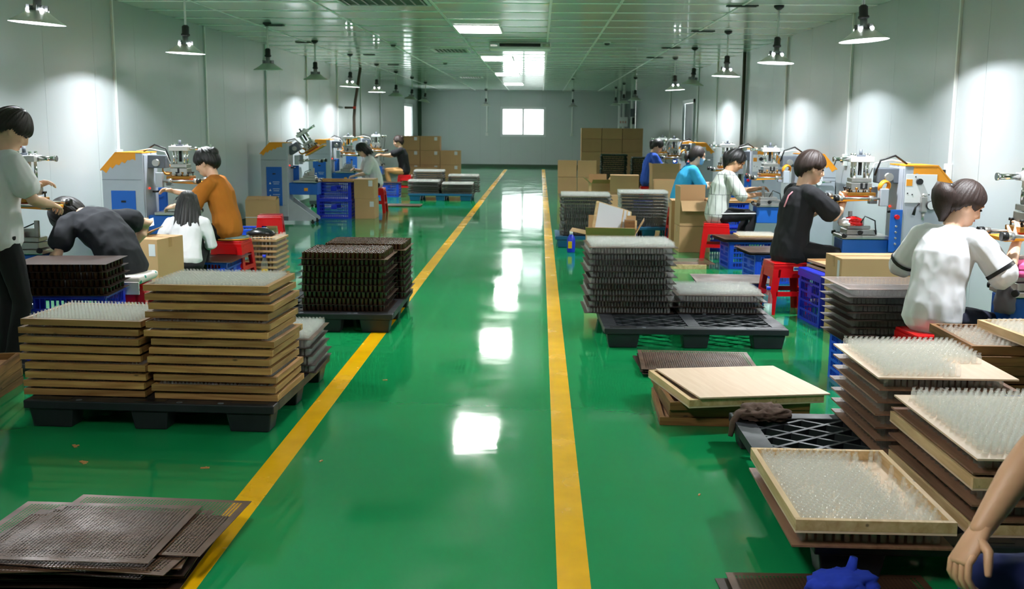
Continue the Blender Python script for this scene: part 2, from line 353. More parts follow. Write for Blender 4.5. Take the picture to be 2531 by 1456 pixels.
# windows: frame, sashes, panes
def window(name, axis, pos, sgn, op, label, split=2):
    a0, a1, z0, z1 = op
    def put(bm, p, q, z0_, z1_, d0, d1):
        t = pos - sgn*(d0+d1)/2
        if axis == 'x': bx(bm, t, (p+q)/2, (z0_+z1_)/2, abs(d1-d0), q-p, z1_-z0_)
        else: bx(bm, (p+q)/2, t, (z0_+z1_)/2, q-p, abs(d1-d0), z1_-z0_)
    bm = nb(); f = .06
    for r in ((a0, a1, z0, z0+f), (a0, a1, z1-f, z1), (a0, a0+f, z0+f, z1-f), (a1-f, a1, z0+f, z1-f)): put(bm, *r, -.012, .045)
    w = obj(name, bm, M['alu']); tag(w, label, None, kind='structure')
    st = (a1-a0-2*f)/split
    for i in range(split):
        p = a0+f+i*st; q = p+st; d = .005 + .018*(i % 2); s = .035
        bm = nb()
        for r in ((p, q, z0+f, z0+f+s), (p, q, z1-f-s, z1-f), (p, p+s, z0+f+s, z1-f-s), (q-s, q, z0+f+s, z1-f-s)): put(bm, *r, d, d+.016)
        sa = obj('sash', bm, M['alu'], w)
        bm = nb(); put(bm, p+s, q-s, z0+f+s, z1-f-s, d+.006, d+.01); obj('pane', bm, M['pet'], sa)
window('window_1', 'y', YF, -1, WIN, 'bright sliding window in the far wall')
window('window_2', 'x', XL, 1, LWIN, 'bright window near the far end of the left wall')
# grey door in the right wall
bm = nb(); d0, d1 = RDOOR[0], RDOOR[1]
bx(bm, XR-.01, d0+.04, 1.125, .06, .08, 2.25); bx(bm, XR-.01, d1-.04, 1.125, .06, .08, 2.25); bx(bm, XR-.01, (d0+d1)/2, 2.21, .06, d1-d0, .08)
dr = obj('door_1', bm, M['alu']); tag(dr, 'grey double door in the right wall', None, kind='structure')
for k in range(2):
    bm = nb(); w2 = (d1-d0-.16)/2; bx(bm, XR+.05, d0+.08+w2*(k+.5), 1.085, .04, w2-.01, 2.17, .004); lf = obj('door_leaf', bm, M['doorg'], dr)
    bm = nb(); bx(bm, XR+.0, d0+.08+w2*(k+.5)+(.38 if k == 0 else -.38), 1.05, .05, .03, .14, .006); obj('handle', bm, M['steel'], lf)

# wall trunking with sockets
def conduit(x, y, z, side, label, socket=True, m='paint', w=.035):
    t = thing('cable_trunking', label, 'cable duct', (x, y, z), 0, 'cable ducts on the walls')
    s = 1 if side < 0 else -1
    bm = nb(); bx(bm, s*.012, 0, (ZC-z)/2, .024, w, ZC-z-.002, .003); obj('duct', bm, M[m], t)
    if socket:
        bm = nb(); bx(bm, s*.024, 0, -.055, .048, .09, .14, .006); sk = obj('socket_box', bm, M['paint'], t)
        bm = nb(); bx(bm, s*.06, .0, -.06, .03, .03, .045, .004); tube(bm, [(s*.07, 0, -.05), (s*.11, .03, -.04), (s*.13, .06, -.12), (s*.09, .09, -.4), (s*.08, .1, -.75)], .006, 6); obj('plug', bm, M['black'], t)
ys_l = (11.7, 14.9, 18.2, 21.4, 24.6, 27.8, 31.2)
names_l = ('beside the orange-topped machine behind the bent worker', 'behind the worker in the ochre shirt', 'behind the machine with the raised head', 'at the brightest patch of the left wall', 'left of the brown pipe', 'just beyond the brown pipe', 'nearest the far left window')
for y, nme in zip(ys_l, names_l): conduit(XL, y, 1.28, -1, 'white cable duct on the left wall ' + nme)
ys_r = (9.5, 12.7, 16.0, 22.2, 26.0-1.2, 30.0)
names_r = ('above the gauge of the nearest full machine', 'behind the black-clad right worker', 'above the worker in the patterned blouse', 'above the worker with the face mask', 'just before the grey door', 'between the grey door and the far wall')
for y, nme in zip(ys_r, names_r): conduit(XR, y, 1.28, 1, 'white cable duct on the right wall ' + nme)
t = conduit  # two pendant feeds on the far wall
for x, nme in ((-2.05, 'left'), (1.22, 'right')):
    q = thing('cable_trunking', 'thin white cable duct on the far wall %s of the window' % nme, 'cable duct', (x, YF, 1.3), 0, 'cable ducts on the walls')
    bm = nb(); bx(bm, 0, -.012, (ZC-1.3)/2, .05, .024, ZC-1.3-.05, .003); obj('duct', bm, M['paint'], q)
    bm = nb(); bx(bm, 0, -.024, -.05, .10, .048, .12, .006); obj('socket_box', bm, M['paint'], q)
# pipes
def pipe(name, label, pts, r, m, cat='pipe'):
    bm = nb(); tube(bm, pts, r, 10); tag(obj(name, bm, M[m]), label, cat)
pipe('wall_pipe', 'dark pipe on the right wall behind the patterned-blouse worker', [(XR-.035, 19.2, 0), (XR-.035, 19.2, ZC-.002)], .03, 'pipe')
q = thing('drain_pipe', 'rusty brown pipe kinked below the ceiling by the left wall', 'pipe', (XL+.25, 25.4, 0))
bm = nb(); tube(bm, [(0, 0, 0), (0, 0, 1.75), (.03, 0, 2.1), (.17, 0, ZC)], .035, 10); obj('pipe', bm, M['pipe'], q)
bm = nb(); bx(bm, -.10, 0, 1.98, .24, .05, .05, .01); obj('bracket', bm, M['pipe'], q); bm = nb(); bx(bm, .02, -.03, 1.98, .07, .05, .06, .008); obj('valve', bm, M['ink'], q)
for k, (x, y) in enumerate(((3.02, 40.85), (3.18, 40.85), (3.45, 40.3))):
    pipe('riser_pipe', ('leftmost white riser pipe in the far right corner', 'middle white riser pipe in the far right corner', 'white riser pipe beside the far right corner post')[k], [(x, y, 0), (x, y, ZC-.002)], .055, 'paint')
q = thing('wall_valve', 'small dark valve box on the riser in the far right corner', 'valve', (3.45, 40.22, 1.9))
bm = nb(); bx(bm, .02, -.03, .2, .16, .08, .3, .01); obj('valve_body', bm, M['greyd'], q); bm = nb(); bx(bm, .05, -.02, -.1, .1, .08, .25, .01); obj('valve_handle', bm, M['black'], q)
# notice on far wall
q = thing('wall_notice', 'white notice board with red characters in the far right corner', 'sign', (3.16, 40.76, 1.76))
bm = nb(); bx(bm, 0, 0, 0, .36, .02, .36, .004); obj('board', bm, M['white'], q)
for k in range(3):
    bm = nb(); x = -.09+.09*k
    for dz in (-.03, 0, .03): bx(bm, x, -.012, dz-.01, .06, .004, .012)
    bx(bm, x+(-.02, .0, .02)[k], -.0125, -.01, .012, .004, .075); obj('character', bm, M['ink'], q)

# ceiling light panels (a row at even spacing; the two nearest are above the frame)
for k, y in enumerate((1.75, 8.35, 14.95, 21.6, 28.2, 34.8)):
    nm = ('above the viewpoint', 'just above the top of the view', 'nearest in view', 'second in view', 'third in view', 'farthest')[k]
    t = thing('ceiling_light', 'rectangular white ceiling light panel, %s of the row' % nm, 'ceiling light', (-.87, y, ZC-.004), 0, 'ceiling light panels')
    bm = nb()
    for c in ((0, .595, .64, .03), (0, -.595, .64, .03), (.31, 0, .02, 1.16), (-.31, 0, .02, 1.16)): bx(bm, c[0], c[1], -.006, c[2], c[3], .018)
    obj('frame', bm, M['paint'], t)
    bm = nb(); bx(bm, 0, 0, -.004, .60, 1.16, .006); obj('diffuser', bm, M['panel'], t)
# ceiling grilles
def grille(x, y, w, d, label):
    t = thing('air_grille', label, 'air vent', (x, y, ZC), 0, 'ceiling air vents')
    bm = nb()
    for c in ((0, d/2, w, .03), (0, -d/2, w, .03), (w/2, 0, .03, d), (-w/2, 0, .03, d)): bx(bm, c[0], c[1], -.008, c[2], c[3], .016)
    obj('frame', bm, M['paint'], t)
    bm = nb(); bx(bm, 0, 0, -.002, w, d, .003); obj('backing', bm, M['vent'], t)
    n = 9
    for i in range(n):
        b2 = nb(); bx(b2, -w/2+w*(i+.5)/n, 0, -.009, .018, d-.03, .012, rot=Euler((0, .5, 0))); obj('slat', b2, M['steel'], t)
grille(-1.72, 11.75, .95, .7, 'slatted ceiling vent cut off by the top of the view')
grille(-1.62, 19.3, .62, .95, 'slatted ceiling vent left of the light panels')
grille(-1.95, 30.0, .62, .9, 'farther slatted ceiling vent before the far wall')
# ceiling cassette unit
t = thing('air_conditioner', 'white ceiling air-conditioning unit between the light panels', 'air conditioner', (-.34, 17.6, ZC))
bm = nb(); bx(bm, 0, 0, -.055, 1.0, .62, .11, .02); obj('casing', bm, M['paint'], t)
bm = nb(); bx(bm, 0, -.32, -.05, .66, .012, .05, .004); obj('outlet', bm, M['black'], t)
for x in (-.42, .42): bm = nb(); bx(bm, x, -.32, -.05, .12, .012, .05, .004); obj('end_cap', bm, M['chrome'], t)
# smoke detectors
for k, (x, y) in enumerate(((-2.45, 17.8), (-2.05, 23.0), (1.05, 17.2), (.9, 30.0))):
    t = thing('smoke_detector', 'small round detector on the ceiling, ' + ('left, nearer', 'left, farther', 'right, nearer', 'right, farther')[k], 'smoke detector', (x, y, ZC), 0, 'smoke detectors')
    bm = nb(); lathe(bm, [(.06, 0), (.06, -.02)], 14); obj('base', bm, M['paint'], t); bm = nb(); lathe(bm, [(.045, -.0201), (.035, -.05), (.01, -.055)], 14); obj('sensor', bm, M['vent'], t)

# ---------------------------------------------------------------- pendant lamps
ZR = 2.30
def make_pendant():
    t = thing('pendant_lamp', '', 'pendant lamp')
    bm = nb(); lathe(bm, [(.055, ZC-.001), (.055, ZC-.02), (.02, ZC-.05)], 14); obj('canopy', bm, M['lampblk'], t)
    bm = nb(); cy_(bm, (0, 0, ZC-.04), (0, 0, ZR+.26), .012, n=8); obj('stem', bm, M['paint'], t)
    bm = nb(); lathe(bm, [(.02, ZR+.285), (.036, ZR+.27), (.036, ZR+.2), (.045, ZR+.195), (.045, ZR+.18), (.03, ZR+.17)], 14); obj('socket', bm, M['lampblk'], t)
    bm = nb(); lathe(bm, [(.03, ZR+.172), (.03, ZR+.13), (.055, ZR+.12), (.055, ZR+.085)], 14)
    for i in range(10):
        a = i*math.pi/5; bx(bm, .062*math.cos(a), .062*math.sin(a), ZR+.105, .03, .006, .05, rot=Euler((0, 0, a)))
    obj('heat_sink', bm, M['sink'], t)
    bm = nb(); lathe(bm, [(.062, ZR+.092), (.075, ZR+.088), (.11, ZR+.06), (.155, ZR+.03), (.198, ZR+.004), (.200, ZR), (.196, ZR+.001)], 32, cap0=False, cap1=False)
    sh = obj('shade', bm, M['shade'], t)
    bm = nb(); lathe(bm, [(.195, ZR+.0015), (.152, ZR+.026), (.107, ZR+.055), (.07, ZR+.082), (.0, ZR+.083)][:4], 32, cap0=False, cap1=True); obj('reflector', bm, M['shadein'], sh)
    return t
def ell_(bm, c, r): bmesh.ops.create_uvsphere(bm, u_segments=10, v_segments=6, radius=r, matrix=Matrix.Translation(c))
pend = make_pendant()
bm = nb(); ell_(bm, (0, 0, 0), .016); OPEN = mesh_of(bm, 'leak_glow', M['bulb'], True)  # glowing bead stands in for LED light leaking out at the shade's neck
def bulb_mesh(m):
    bm = nb(); lathe(bm, [(.05, ZR+.080), (.05, ZR+.068), (.045, ZR+.066)], 16); return mesh_of(bm, 'led_disc', m)
bon, boff = bulb_mesh(M['bulb']), bulb_mesh(M['bulboff'])
first = [True]
def pendant(x, y, on, label, tilt=(0, 0)):
    if first[0]: p = pend; first[0] = False; p.location = (x, y, 0); p['label'] = label; p['group'] = 'pendant lamps'
    else:
        p = pend.copy(); COL.objects.link(p); p.location = (x, y, 0); p['label'] = label
        for ch in kids(pend):
            if ch.name.startswith(('led_disc', 'leak_glow')) or ch.type == 'LIGHT': continue
            c = ch.copy(); COL.objects.link(c); c.parent = p
            for g in kids(ch): d = g.copy(); COL.objects.link(d); d.parent = c
    # hang the head of the lamp a little askew, as in the photograph
    rm = Euler((R(tilt[0]), R(tilt[1]), 0)).to_matrix().to_4x4(); pv = Matrix.Translation((0, 0, ZR+.28))
    tm = pv @ rm @ pv.inverted()
    for c in p.children:
        if not (c.name.startswith('canopy') or c.name.startswith('stem')): c.matrix_local = tm
    b = obj('led_disc', bon if on else boff, None, p); b.matrix_local = tm
    if on:
        for i in range(4): q_ = obj('leak_glow', OPEN, None, p); q_.matrix_local = tm @ Matrix.Translation((.070*math.cos(.9+i*math.pi/2), .070*math.sin(.9+i*math.pi/2), ZR+.092))
        ld = bpy.data.lights.new('pendant light', 'AREA'); ld.shape = 'DISK'; ld.size = .09; ld.energy = LAMP_W; ld.color = (.92, .96, 1.0)
        lo = bpy.data.objects.new('pendant_light', ld); COL.objects.link(lo); lo.parent = p; lo.matrix_local = tm @ Matrix.Translation((0, 0, ZR+.064))
    # slim dark bracket on the ceiling beside the canopy
    return p
lab = 'aluminium pendant lamp in the left row, '
for i, (y, on) in enumerate(((7.78, 1), (11.0, 1), (14.3, 0), (17.3, 0), (20.5, 1), (23.8, 1), (27.0, 0), (30.4, 0), (33.9, 0))):
    pendant(-3.65, y, on, lab + ('largest in view', 'second in view', 'third in view', 'fourth in view', 'fifth in view', 'sixth in view, lit with a bright rim', 'seventh in view', 'eighth in view', 'ninth in view, farthest')[i], ((0, 4), (0, 2), (2, 0), (3, 0), (0, 3), (0, 0), (3, 3), (0, 8), (0, 10))[i])
lab = 'aluminium pendant lamp in the right row, '
for i, (y, on) in enumerate(((5.75, 1), (8.84, 1), (11.95, 1), (15.1, 1), (18.3, 0), (20.9, 1), (29.5, 0), (33.5, 0), (37, 0))):
    pendant(2.6, y, on, lab + ('cut off by the top right corner', 'largest wholly in view', 'second wholly in view', 'third wholly in view', 'fourth wholly in view', 'fifth wholly in view', 'sixth wholly in view', 'seventh wholly in view', 'farthest')[i], ((0, -3), (-2, -4), (-1, 2), (0, 2), (2, 5), (0, -3), (0, 0), (0, 0), (0, 0))[i])
pendant(-2.05, 40.2, 0, 'aluminium pendant lamp by the far wall left of the window'); pendant(1.22, 40.2, 0, 'aluminium pendant lamp by the far wall right of the window')
for i, (x, y, w) in enumerate(((-3.62, 14.6, .25), (-3.9, 17.6, .25), (-3.3, 20.6, .22), (-3.3, 24, .25), (2.2, 11.95, .34), (2.25, 15.1, .32), (2.2, 18.3, .32), (2.2, 20.9, .32))):
    t = thing('ceiling_bracket', 'slim dark ceiling slot near the %s lamp of the %s row' % (('third', 'fourth', 'fifth', 'sixth', 'second', 'third', 'fourth', 'fifth')[i], 'left' if i < 4 else 'right'), 'ceiling slot', (x, y, ZC), 0, 'ceiling slots')
    bm = nb(); bx(bm, 0, 0, -.008, w, .10, .016, .004); obj('cover', bm, M['vent'], t); bm = nb(); bx(bm, 0, 0, -.018, w-.04, .03, .006); obj('slit', bm, M['black'], t)
# ================================================================ prototypes
# ---- bottles
def bottle_mesh(name, prof, m, n=10):
    bm = nb(); lathe(bm, prof, n, cap0=True, cap1=False); return mesh_of(bm, name, m)
BP = dict(
  vial=(bottle_mesh('glass_vial', [(.0078, .0), (.0085, .002), (.0085, .026), (.0072, .029), (.0038, .032), (.0035, .036), (.0055, .037), (.0055, .041), (.0038, .0412)], M['glass']), .0412),
  bottle=(bottle_mesh('glass_bottle', [(.0095, 0), (.0108, .002), (.0108, .032), (.0095, .036), (.0055, .039), (.005, .043), (.0075, .0445), (.0075, .0495), (.0055, .050)], M['glass']), .05),
  amber=(bottle_mesh('amber_jar', [(.0135, 0), (.015, .002), (.015, .042), (.0155, .045), (.0155, .05), (.0135, .05), (.0135, .006)], M['amber']), .05),
  green=(bottle_mesh('green_bottle', [(.013, 0), (.0145, .003), (.0145, .03), (.008, .037), (.007, .046)], M['green'], 8), .046),
)
PTS = {k: [] for k in BP}          # (x,y,z,height) of the bottles that go into the one big crowd of each kind
SOLO = {k: [] for k in BP}         # bottles built one by one
def grid(cx, cy, z, w, d, rz, pitch, kind, h=None, mode='full', skip=None, solo=False, hex_=True, jit=.0018):
    nx = max(2, int(w/pitch)); ny = max(2, int(d/(pitch*(.9 if hex_ else 1)))); c, s = math.cos(rz), math.sin(rz)
    for j in range(ny):
        for i in range(nx):
            if mode == 'rim' and 0 < i < nx-1 and 0 < j < ny-1: continue
            if mode == 'near' and not (j == 0 or i == 0 or i == nx-1): continue
            x = -w/2 + w*(i+.5+(.25 if (hex_ and j % 2) else -.25 if hex_ else 0))/nx; y = -d/2 + d*(j+.5)/ny
            if skip and skip(x/w*2, y/d*2, i, j): continue
            x += random.uniform(-jit, jit); y += random.uniform(-jit, jit)
            (SOLO if solo else PTS)[kind].append((cx+c*x-s*y, cy+s*x+c*y, z, h or BP[kind][1]))

# ---- perforated sheets: real holes in the sheets whose face is seen, plain ones inside the stacks
SW, SD, ST = .70, .55, .0022
def perforated(w, d, pitch=.0135, hole=.0047, m=None):
    nx = int((w-.04)/pitch); ny = int((d-.04)/pitch); bm = nb(); x0 = -nx*pitch/2; y0 = -ny*pitch/2; h = pitch/2
    gv = [[bm.verts.new((x0+i*pitch, y0+j*pitch, ST)) for i in range(nx+1)] for j in range(ny+1)]
    for j in range(ny):
        for i in range(nx):
            cx, cy2 = x0+(i+.5)*pitch, y0+(j+.5)*pitch; q = [gv[j][i], gv[j][i+1], gv[j+1][i+1], gv[j+1][i]]
            hv = [bm.verts.new((cx+hole*math.cos(math.pi/4*(2*k+5)), cy2+hole*math.sin(math.pi/4*(2*k+5)), ST)) for k in range(4)]
            mv = [bm.verts.new((cx+hole*math.cos(math.pi/4*(2*k+6)), cy2+hole*math.sin(math.pi/4*(2*k+6)), ST)) for k in range(4)]
            for k in range(4):
                bm.faces.new((q[k], q[(k+1) % 4], hv[(k+1) % 4], mv[k], hv[k]))
    # solid border, edges
    a, b2 = nx*pitch/2, ny*pitch/2
    o = [bm.verts.new((x*w/2, y*d/2, ST)) for x, y in ((-1,-1), (1,-1), (1,1), (-1,1))]; u = [bm.verts.new((x*w/2, y*d/2, 0)) for x, y in ((-1,-1), (1,-1), (1,1), (-1,1))]
    row = [gv[0], [gv[j][nx] for j in range(ny+1)], gv[ny][::-1], [gv[j][0] for j in range(ny, -1, -1)]]
    for k in range(4):
        bm.faces.new([o[k], o[(k+1) % 4]] + row[k][::-1]); bm.faces.new((u[k], u[(k+1) % 4], o[(k+1) % 4], o[k]))
    return mesh_of(bm, 'perforated_sheet', m or M['metal'])
def plain(w, d, t, m, name, bev=0):
    bm = nb(); bx(bm, 0, 0, t/2, w, d, t, bev); return mesh_of(bm, name, m)
PERF = perforated(SW, SD); PERFY = perforated(SD, SW, m=M['metal']); PERFBIG = perforated(.76, .60, .0145, .005, M['metal'])
SHEET = plain(SW, SD, ST, M['metald'], 'metal_sheet'); SHEETY = plain(SD, SW, ST, M['metald'], 'metal_sheet')
# amber-row sheet has a warm dark film
def sheet(me, loc, rz, label, group, name='metal_sheet', cat='metal sheet'):
    o = obj(name, me, None, None, loc); o.rotation_euler = rz if isinstance(rz, tuple) else (0, 0, rz); return tag(o, label, cat, group)
def sheet_stack(cx, cy, z0, n, dz, rz, kind, pitch, where, w=SW, d=SD, me=SHEET, mtop=PERF, top='full', jit=.012, name='metal_sheet', cat='metal sheet', adj='perforated metal sheet', inset=.05, mode='rim', solo_top=False, th=ST, capsheet=False):
    g = '%ss %s' % (adj, where)
    for k in range(n):
        last = k == n-1; jx, jy = random.uniform(-jit, jit), random.uniform(-jit, jit); a = rz + random.uniform(-.012, .012)
        sheet(mtop if last else me, (cx+jx, cy+jy, z0+k*dz), a, '%s %s, %s' % (adj, where, nth(n-1-k)), g, name, cat)
        if last and capsheet: break
        grid(cx+jx, cy+jy, z0+k*dz+th, w-inset, d-inset, a, pitch, kind, (dz-th-.0005) if not last else None, ('full' if top == 'full' else mode) if last else mode, solo=(solo_top and last))
    return z0+(n-1)*dz

# ---- trays: bottom board and four rails
def make_tray(name, w, d, h, t, bt, mx_, my_, mb, flush=False):
    o = thing(name, '', 'tray')
    bm = nb(); k = 2*t if flush else 0; bx(bm, 0, 0, bt/2, w-k, d-k, bt); obj('base_board', bm, mb, o)
    if flush: h0 = bt; bt = 0
    for s in (-1, 1):
        bm = nb(); bx(bm, 0, s*(d/2-t/2), bt+(h-bt)/2, w, t, h-bt, .0015); obj('rail', bm, mx_, o)
    for s in (-1, 1):
        bm = nb(); bx(bm, s*(w/2-t/2), 0, bt+(h-bt)/2, t, d-2*t, h-bt, .0015); obj('rail', bm, my_, o)
    return o
def place(proto, used, loc, rz, label, group):
    if not used: used.append(1); proto.location = loc; proto.rotation_euler = rz if isinstance(rz, (tuple, list)) else (0, 0, rz); proto['label'] = label; proto['group'] = group; return proto
    return dup(proto, loc, rz, label, group)

# ---- plastic pallet
def make_pallet(name, w, d, m, h=.15):
    t = thing(name, '', 'pallet'); dk = .045; z1 = h; fw = .10
    bm = nb()
    for c in ((0, d/2-fw/2, w, fw), (0, -d/2+fw/2, w, fw)): bx(bm, c[0], c[1], z1-dk/2, c[2], c[3], dk, .006)
    for x in (-w/2+fw/2, 0, w/2-fw/2): bx(bm, x, 0, z1-dk/2, fw if x else .09, d-2*fw, dk)
    bx(bm, 0, 0, z1-dk/2-.002, w-2*fw, .07, dk-.004)
    obj('frame', bm, m, t)
    for sx in (-1, 1):                       # diamond lattice, two fields
        bm = nb(); x0, x1 = (.045, w/2-fw) if sx > 0 else (-w/2+fw, -.045); y0, y1 = -d/2+fw, d/2-fw; st = .15
        for sg in (-1, 1):
            k = -30
            while k < 30:
                c0 = k*st; pts = []          # line y = sg*(x-xm)*0.75 + c0
                xm = (x0+x1)/2; f = lambda x: sg*(x-xm)*.72 + c0
                xa, xb = x0, x1
                if sg > 0: lo, hi = (y0-c0)/.72+xm, (y1-c0)/.72+xm
                else: lo, hi = (c0-y1)/.72+xm, (c0-y0)/.72+xm
                xa, xb = max(xa, lo), min(xb, hi)
                if xb-xa > .03:
                    L = math.hypot(xb-xa, f(xb)-f(xa)); bx(bm, (xa+xb)/2, (f(xa)+f(xb))/2, z1-.022 + (.001 if sg > 0 else 0), L, .019, .034, rot=Euler((0, 0, math.atan2(f(xb)-f(xa), xb-xa))))
                k += 1
        obj('lattice', bm, m, t)
    for ix in (-1, 0, 1):
        for iy in (-1, 0, 1):
            fx = .24 if ix else .2; fy = .15
            bm = nb(); cx = ix*(w/2-.02-fx/2); cy2 = iy*(d/2-.015-fy/2)
            bx(bm, cx, cy2, (h-dk)/2, fx, fy, h-dk, .008, taper=(.86, .82)); ft = obj('foot', bm, m, t)
            if iy:                            # black plate paints in the shade of the hollow above each outer foot
                bm = nb(); bx(bm, cx, iy*(d/2-.055), z1+.0005, fx*.82, .055, .003, .001); obj('pocket_shade', bm, M['black'], ft)
            bm = nb(); lathe(bm, [(.016, z1), (.016, z1+.002), (.008, z1+.0025)], 10, (cx+(.15*(-ix) if ix else .16), iy*(d/2-.03) if iy else 0, 0)); obj('rivet', bm, M['greyd'], ft)
    return t

# ---- slatted crate
def make_crate(name, w, d, h, m, lid=False, nv=16):
    t = thing(name, '', 'crate'); tk = .006
    bm = nb(); bx(bm, 0, 0, .012, w-.03, d-.03, .016); obj('floor_grid', bm, m, t)
    def side(L, along, pos):
        bm = nb()
        def add(c, z, s, sz, th=tk):
            if along == 'x': bx(bm, c, pos, z, s, th, sz)
            else: bx(bm, pos, c, z, th, s, sz)
        rows = 5; e = .045
        for i in range(rows+1): add(0, .012+(h-.024)*i/rows, L-.004, .016 if i not in (0, rows) else .024, .011)
        n = int(nv*L/w); 
        for i in range(n+1): add(-L/2+e+(L-2*e)*i/n, h/2, .007, h-.03)
        for s in (-1, 1): add(s*(L/2-e/2), h/2, e-.004, h-.02, .009)
        add(0, h*.62, .09, h*.24, .009)
        return bm
    for s in (-1, 1):
        obj('side_panel', side(w-.02, 'x', s*(d/2-.008)), m, t); obj('end_panel', side(d-.02, 'y', s*(w/2-.008)), m, t)
    bm = nb()
    for s in (-1, 1): bx(bm, 0, s*(d/2-.006), h-.012, w, .022, .024, .004); bx(bm, s*(w/2-.006), 0, h-.012, .022, d-.02, .024, .004)
    obj('rim', bm, m, t)
    if lid: bm = nb(); bx(bm, 0, 0, h+.006, w+.01, d+.01, .016, .006); bx(bm, 0, 0, h-.03, w+.012, d+.012, .05, .004); obj('lid', bm, m, t)
    return t

# ---- moulded stool
def make_stool(name, h, m, w=.30):
    t = thing(name, '', 'stool'); b = .38
    bm = nb(); bx(bm, 0, 0, h-.012, w, w, .024, .010); bx(bm, 0, 0, h-.045, w+.006, w+.006, .05, .008); obj('seat', bm, m, t)
    f = lambda z: w/2 + (b-w)/2*(1-z/h)
    for sx in (-1, 1):
        for sy in (-1, 1):
            bm = nb(); r = []
            for z, q in ((0, .055), (.1, .055), (h-.06, .07)):
                o = f(z); i = o-q
                r.append([bm.verts.new((sx*a, sy*c, z)) for a, c in ((o, o), (i, o), (i, o-.012), (o-.012, o-.012), (o-.012, i), (o, i))])
            skin(bm, r, smooth=False); obj('leg', bm, m, t)
    for k in range(4):
        rot = Matrix.Rotation(k*math.pi/2, 3, 'Z')
        for z0, z1, nm in ((.16, .20, 'brace'), (h-.13, h-.05, 'apron')):
            bm = nb(); za, zb = z0, z1; oa, ob = f(za), f(zb)
            vs = [Vector((x, y, z)) for z, o in ((za, oa), (zb, ob)) for x, y in ((-o+.05, o), (o-.05, o), (o-.05, o-.01), (-o+.05, o-.01))]
            q = [bm.verts.new(rot @ v) for v in vs]
            for fc in ((3,2,1,0), (4,5,6,7), (0,1,5,4), (1,2,6,5), (2,3,7,6), (3,0,4,7)): bm.faces.new([q[i] for i in fc])
            obj(nm, bm, m, t)
    return t

# ---- carton
def carton(x, y, z, w, d, h, rz, label, group='cardboard cartons', open_=0, sticker=None, tape=True, flaps=None, hole=False):
    t = thing('carton', label, 'carton', (x, y, z), rz, group); q = .006
    if not open_:
        bm = nb(); bx(bm, 0, 0, h/2, w, d, h, .003); obj('body', bm, M['card'], t)
        if tape:
            bm = nb(); bx(bm, 0, 0, h+.0008, w+.001, .05, .0012); bx(bm, -w/2-.0008, 0, h-.04, .0012, .05, .08); bx(bm, w/2+.0008, 0, h-.04, .0012, .05, .08); obj('tape', bm, M['tape'], t)
            bm = nb(); bx(bm, 0, 0, h+.0004, w-.004, .004, .0006); obj('flap_seam', bm, M['cardin'], t)
    else:
        bm = nb(); bx(bm, 0, d/2-q/2, h/2, w, q, h); bx(bm, 0, -d/2+q/2, h/2, w, q, h); bx(bm, w/2-q/2, 0, h/2, q, d-2*q, h); bx(bm, -w/2+q/2, 0, h/2, q, d-2*q, h); bx(bm, 0, 0, .006, w, d, .01); obj('body', bm, M['card'], t)
        fl = flaps or (120, 100, 130, 110)   # opening angles: front(-y), right, back, left
        for k, a in enumerate(fl):
            L = (w if k in (0, 2) else d)-.01; fd = min(w, d)*.46; bm = nb(); bx(bm, 0, fd/2, 0, L, fd, .005)
            f = obj('flap', bm, M['card'], t); az = (math.pi, math.pi/2*3, 0, math.pi/2)[k]
            pos = ((0, -d/2+q/2), (w/2-q/2, 0), (0, d/2-q/2), (-w/2+q/2, 0))[k]
            f.matrix_local = Matrix.Translation((*pos, h)) @ Matrix.Rotation(az, 4, 'Z') @ Matrix.Rotation(math.pi-R(a), 4, 'X')
    if sticker:
        side, u, v, sw, sh = sticker
        bm = nb()
        if side == 'f': bx(bm, u, -d/2-.001, v, sw, .0015, sh)
        elif side == 'l': bx(bm, -w/2-.001, u, v, .0015, sw, sh)
        else: bx(bm, w/2+.001, u, v, .0015, sw, sh)
        obj('sticker', bm, M['sticker'], t)
    if hole: bm = nb(); bx(bm, 0, -d/2-.0006, h*.7, .09, .001, .03); obj('hand_hole', bm, M['cardin'], t)
    return t

# ---- crumpled cloth
def crumple(seed, sx, sy, sz, amp=.35, sub=4, fq=3.):
    bm = nb(); bmesh.ops.create_icosphere(bm, subdivisions=sub, radius=1)
    o = Vector((seed*7.3, seed*3.1, seed*1.7))
    for v in bm.verts:
        p = v.co.copy(); a = noise.noise(p*1.3+o)*.6 + abs(noise.noise(p*fq+o))*-1.1 + abs(noise.noise(p*fq*2.2+o*2))*-.6
        q = p*(1+amp*(a+.5)); v.co = Vector((q.x*sx, q.y*sy, max(-.55, q.z)*sz))
    zmin = min(v.co.z for v in bm.verts)
    for v in bm.verts: v.co.z -= zmin
    return bm

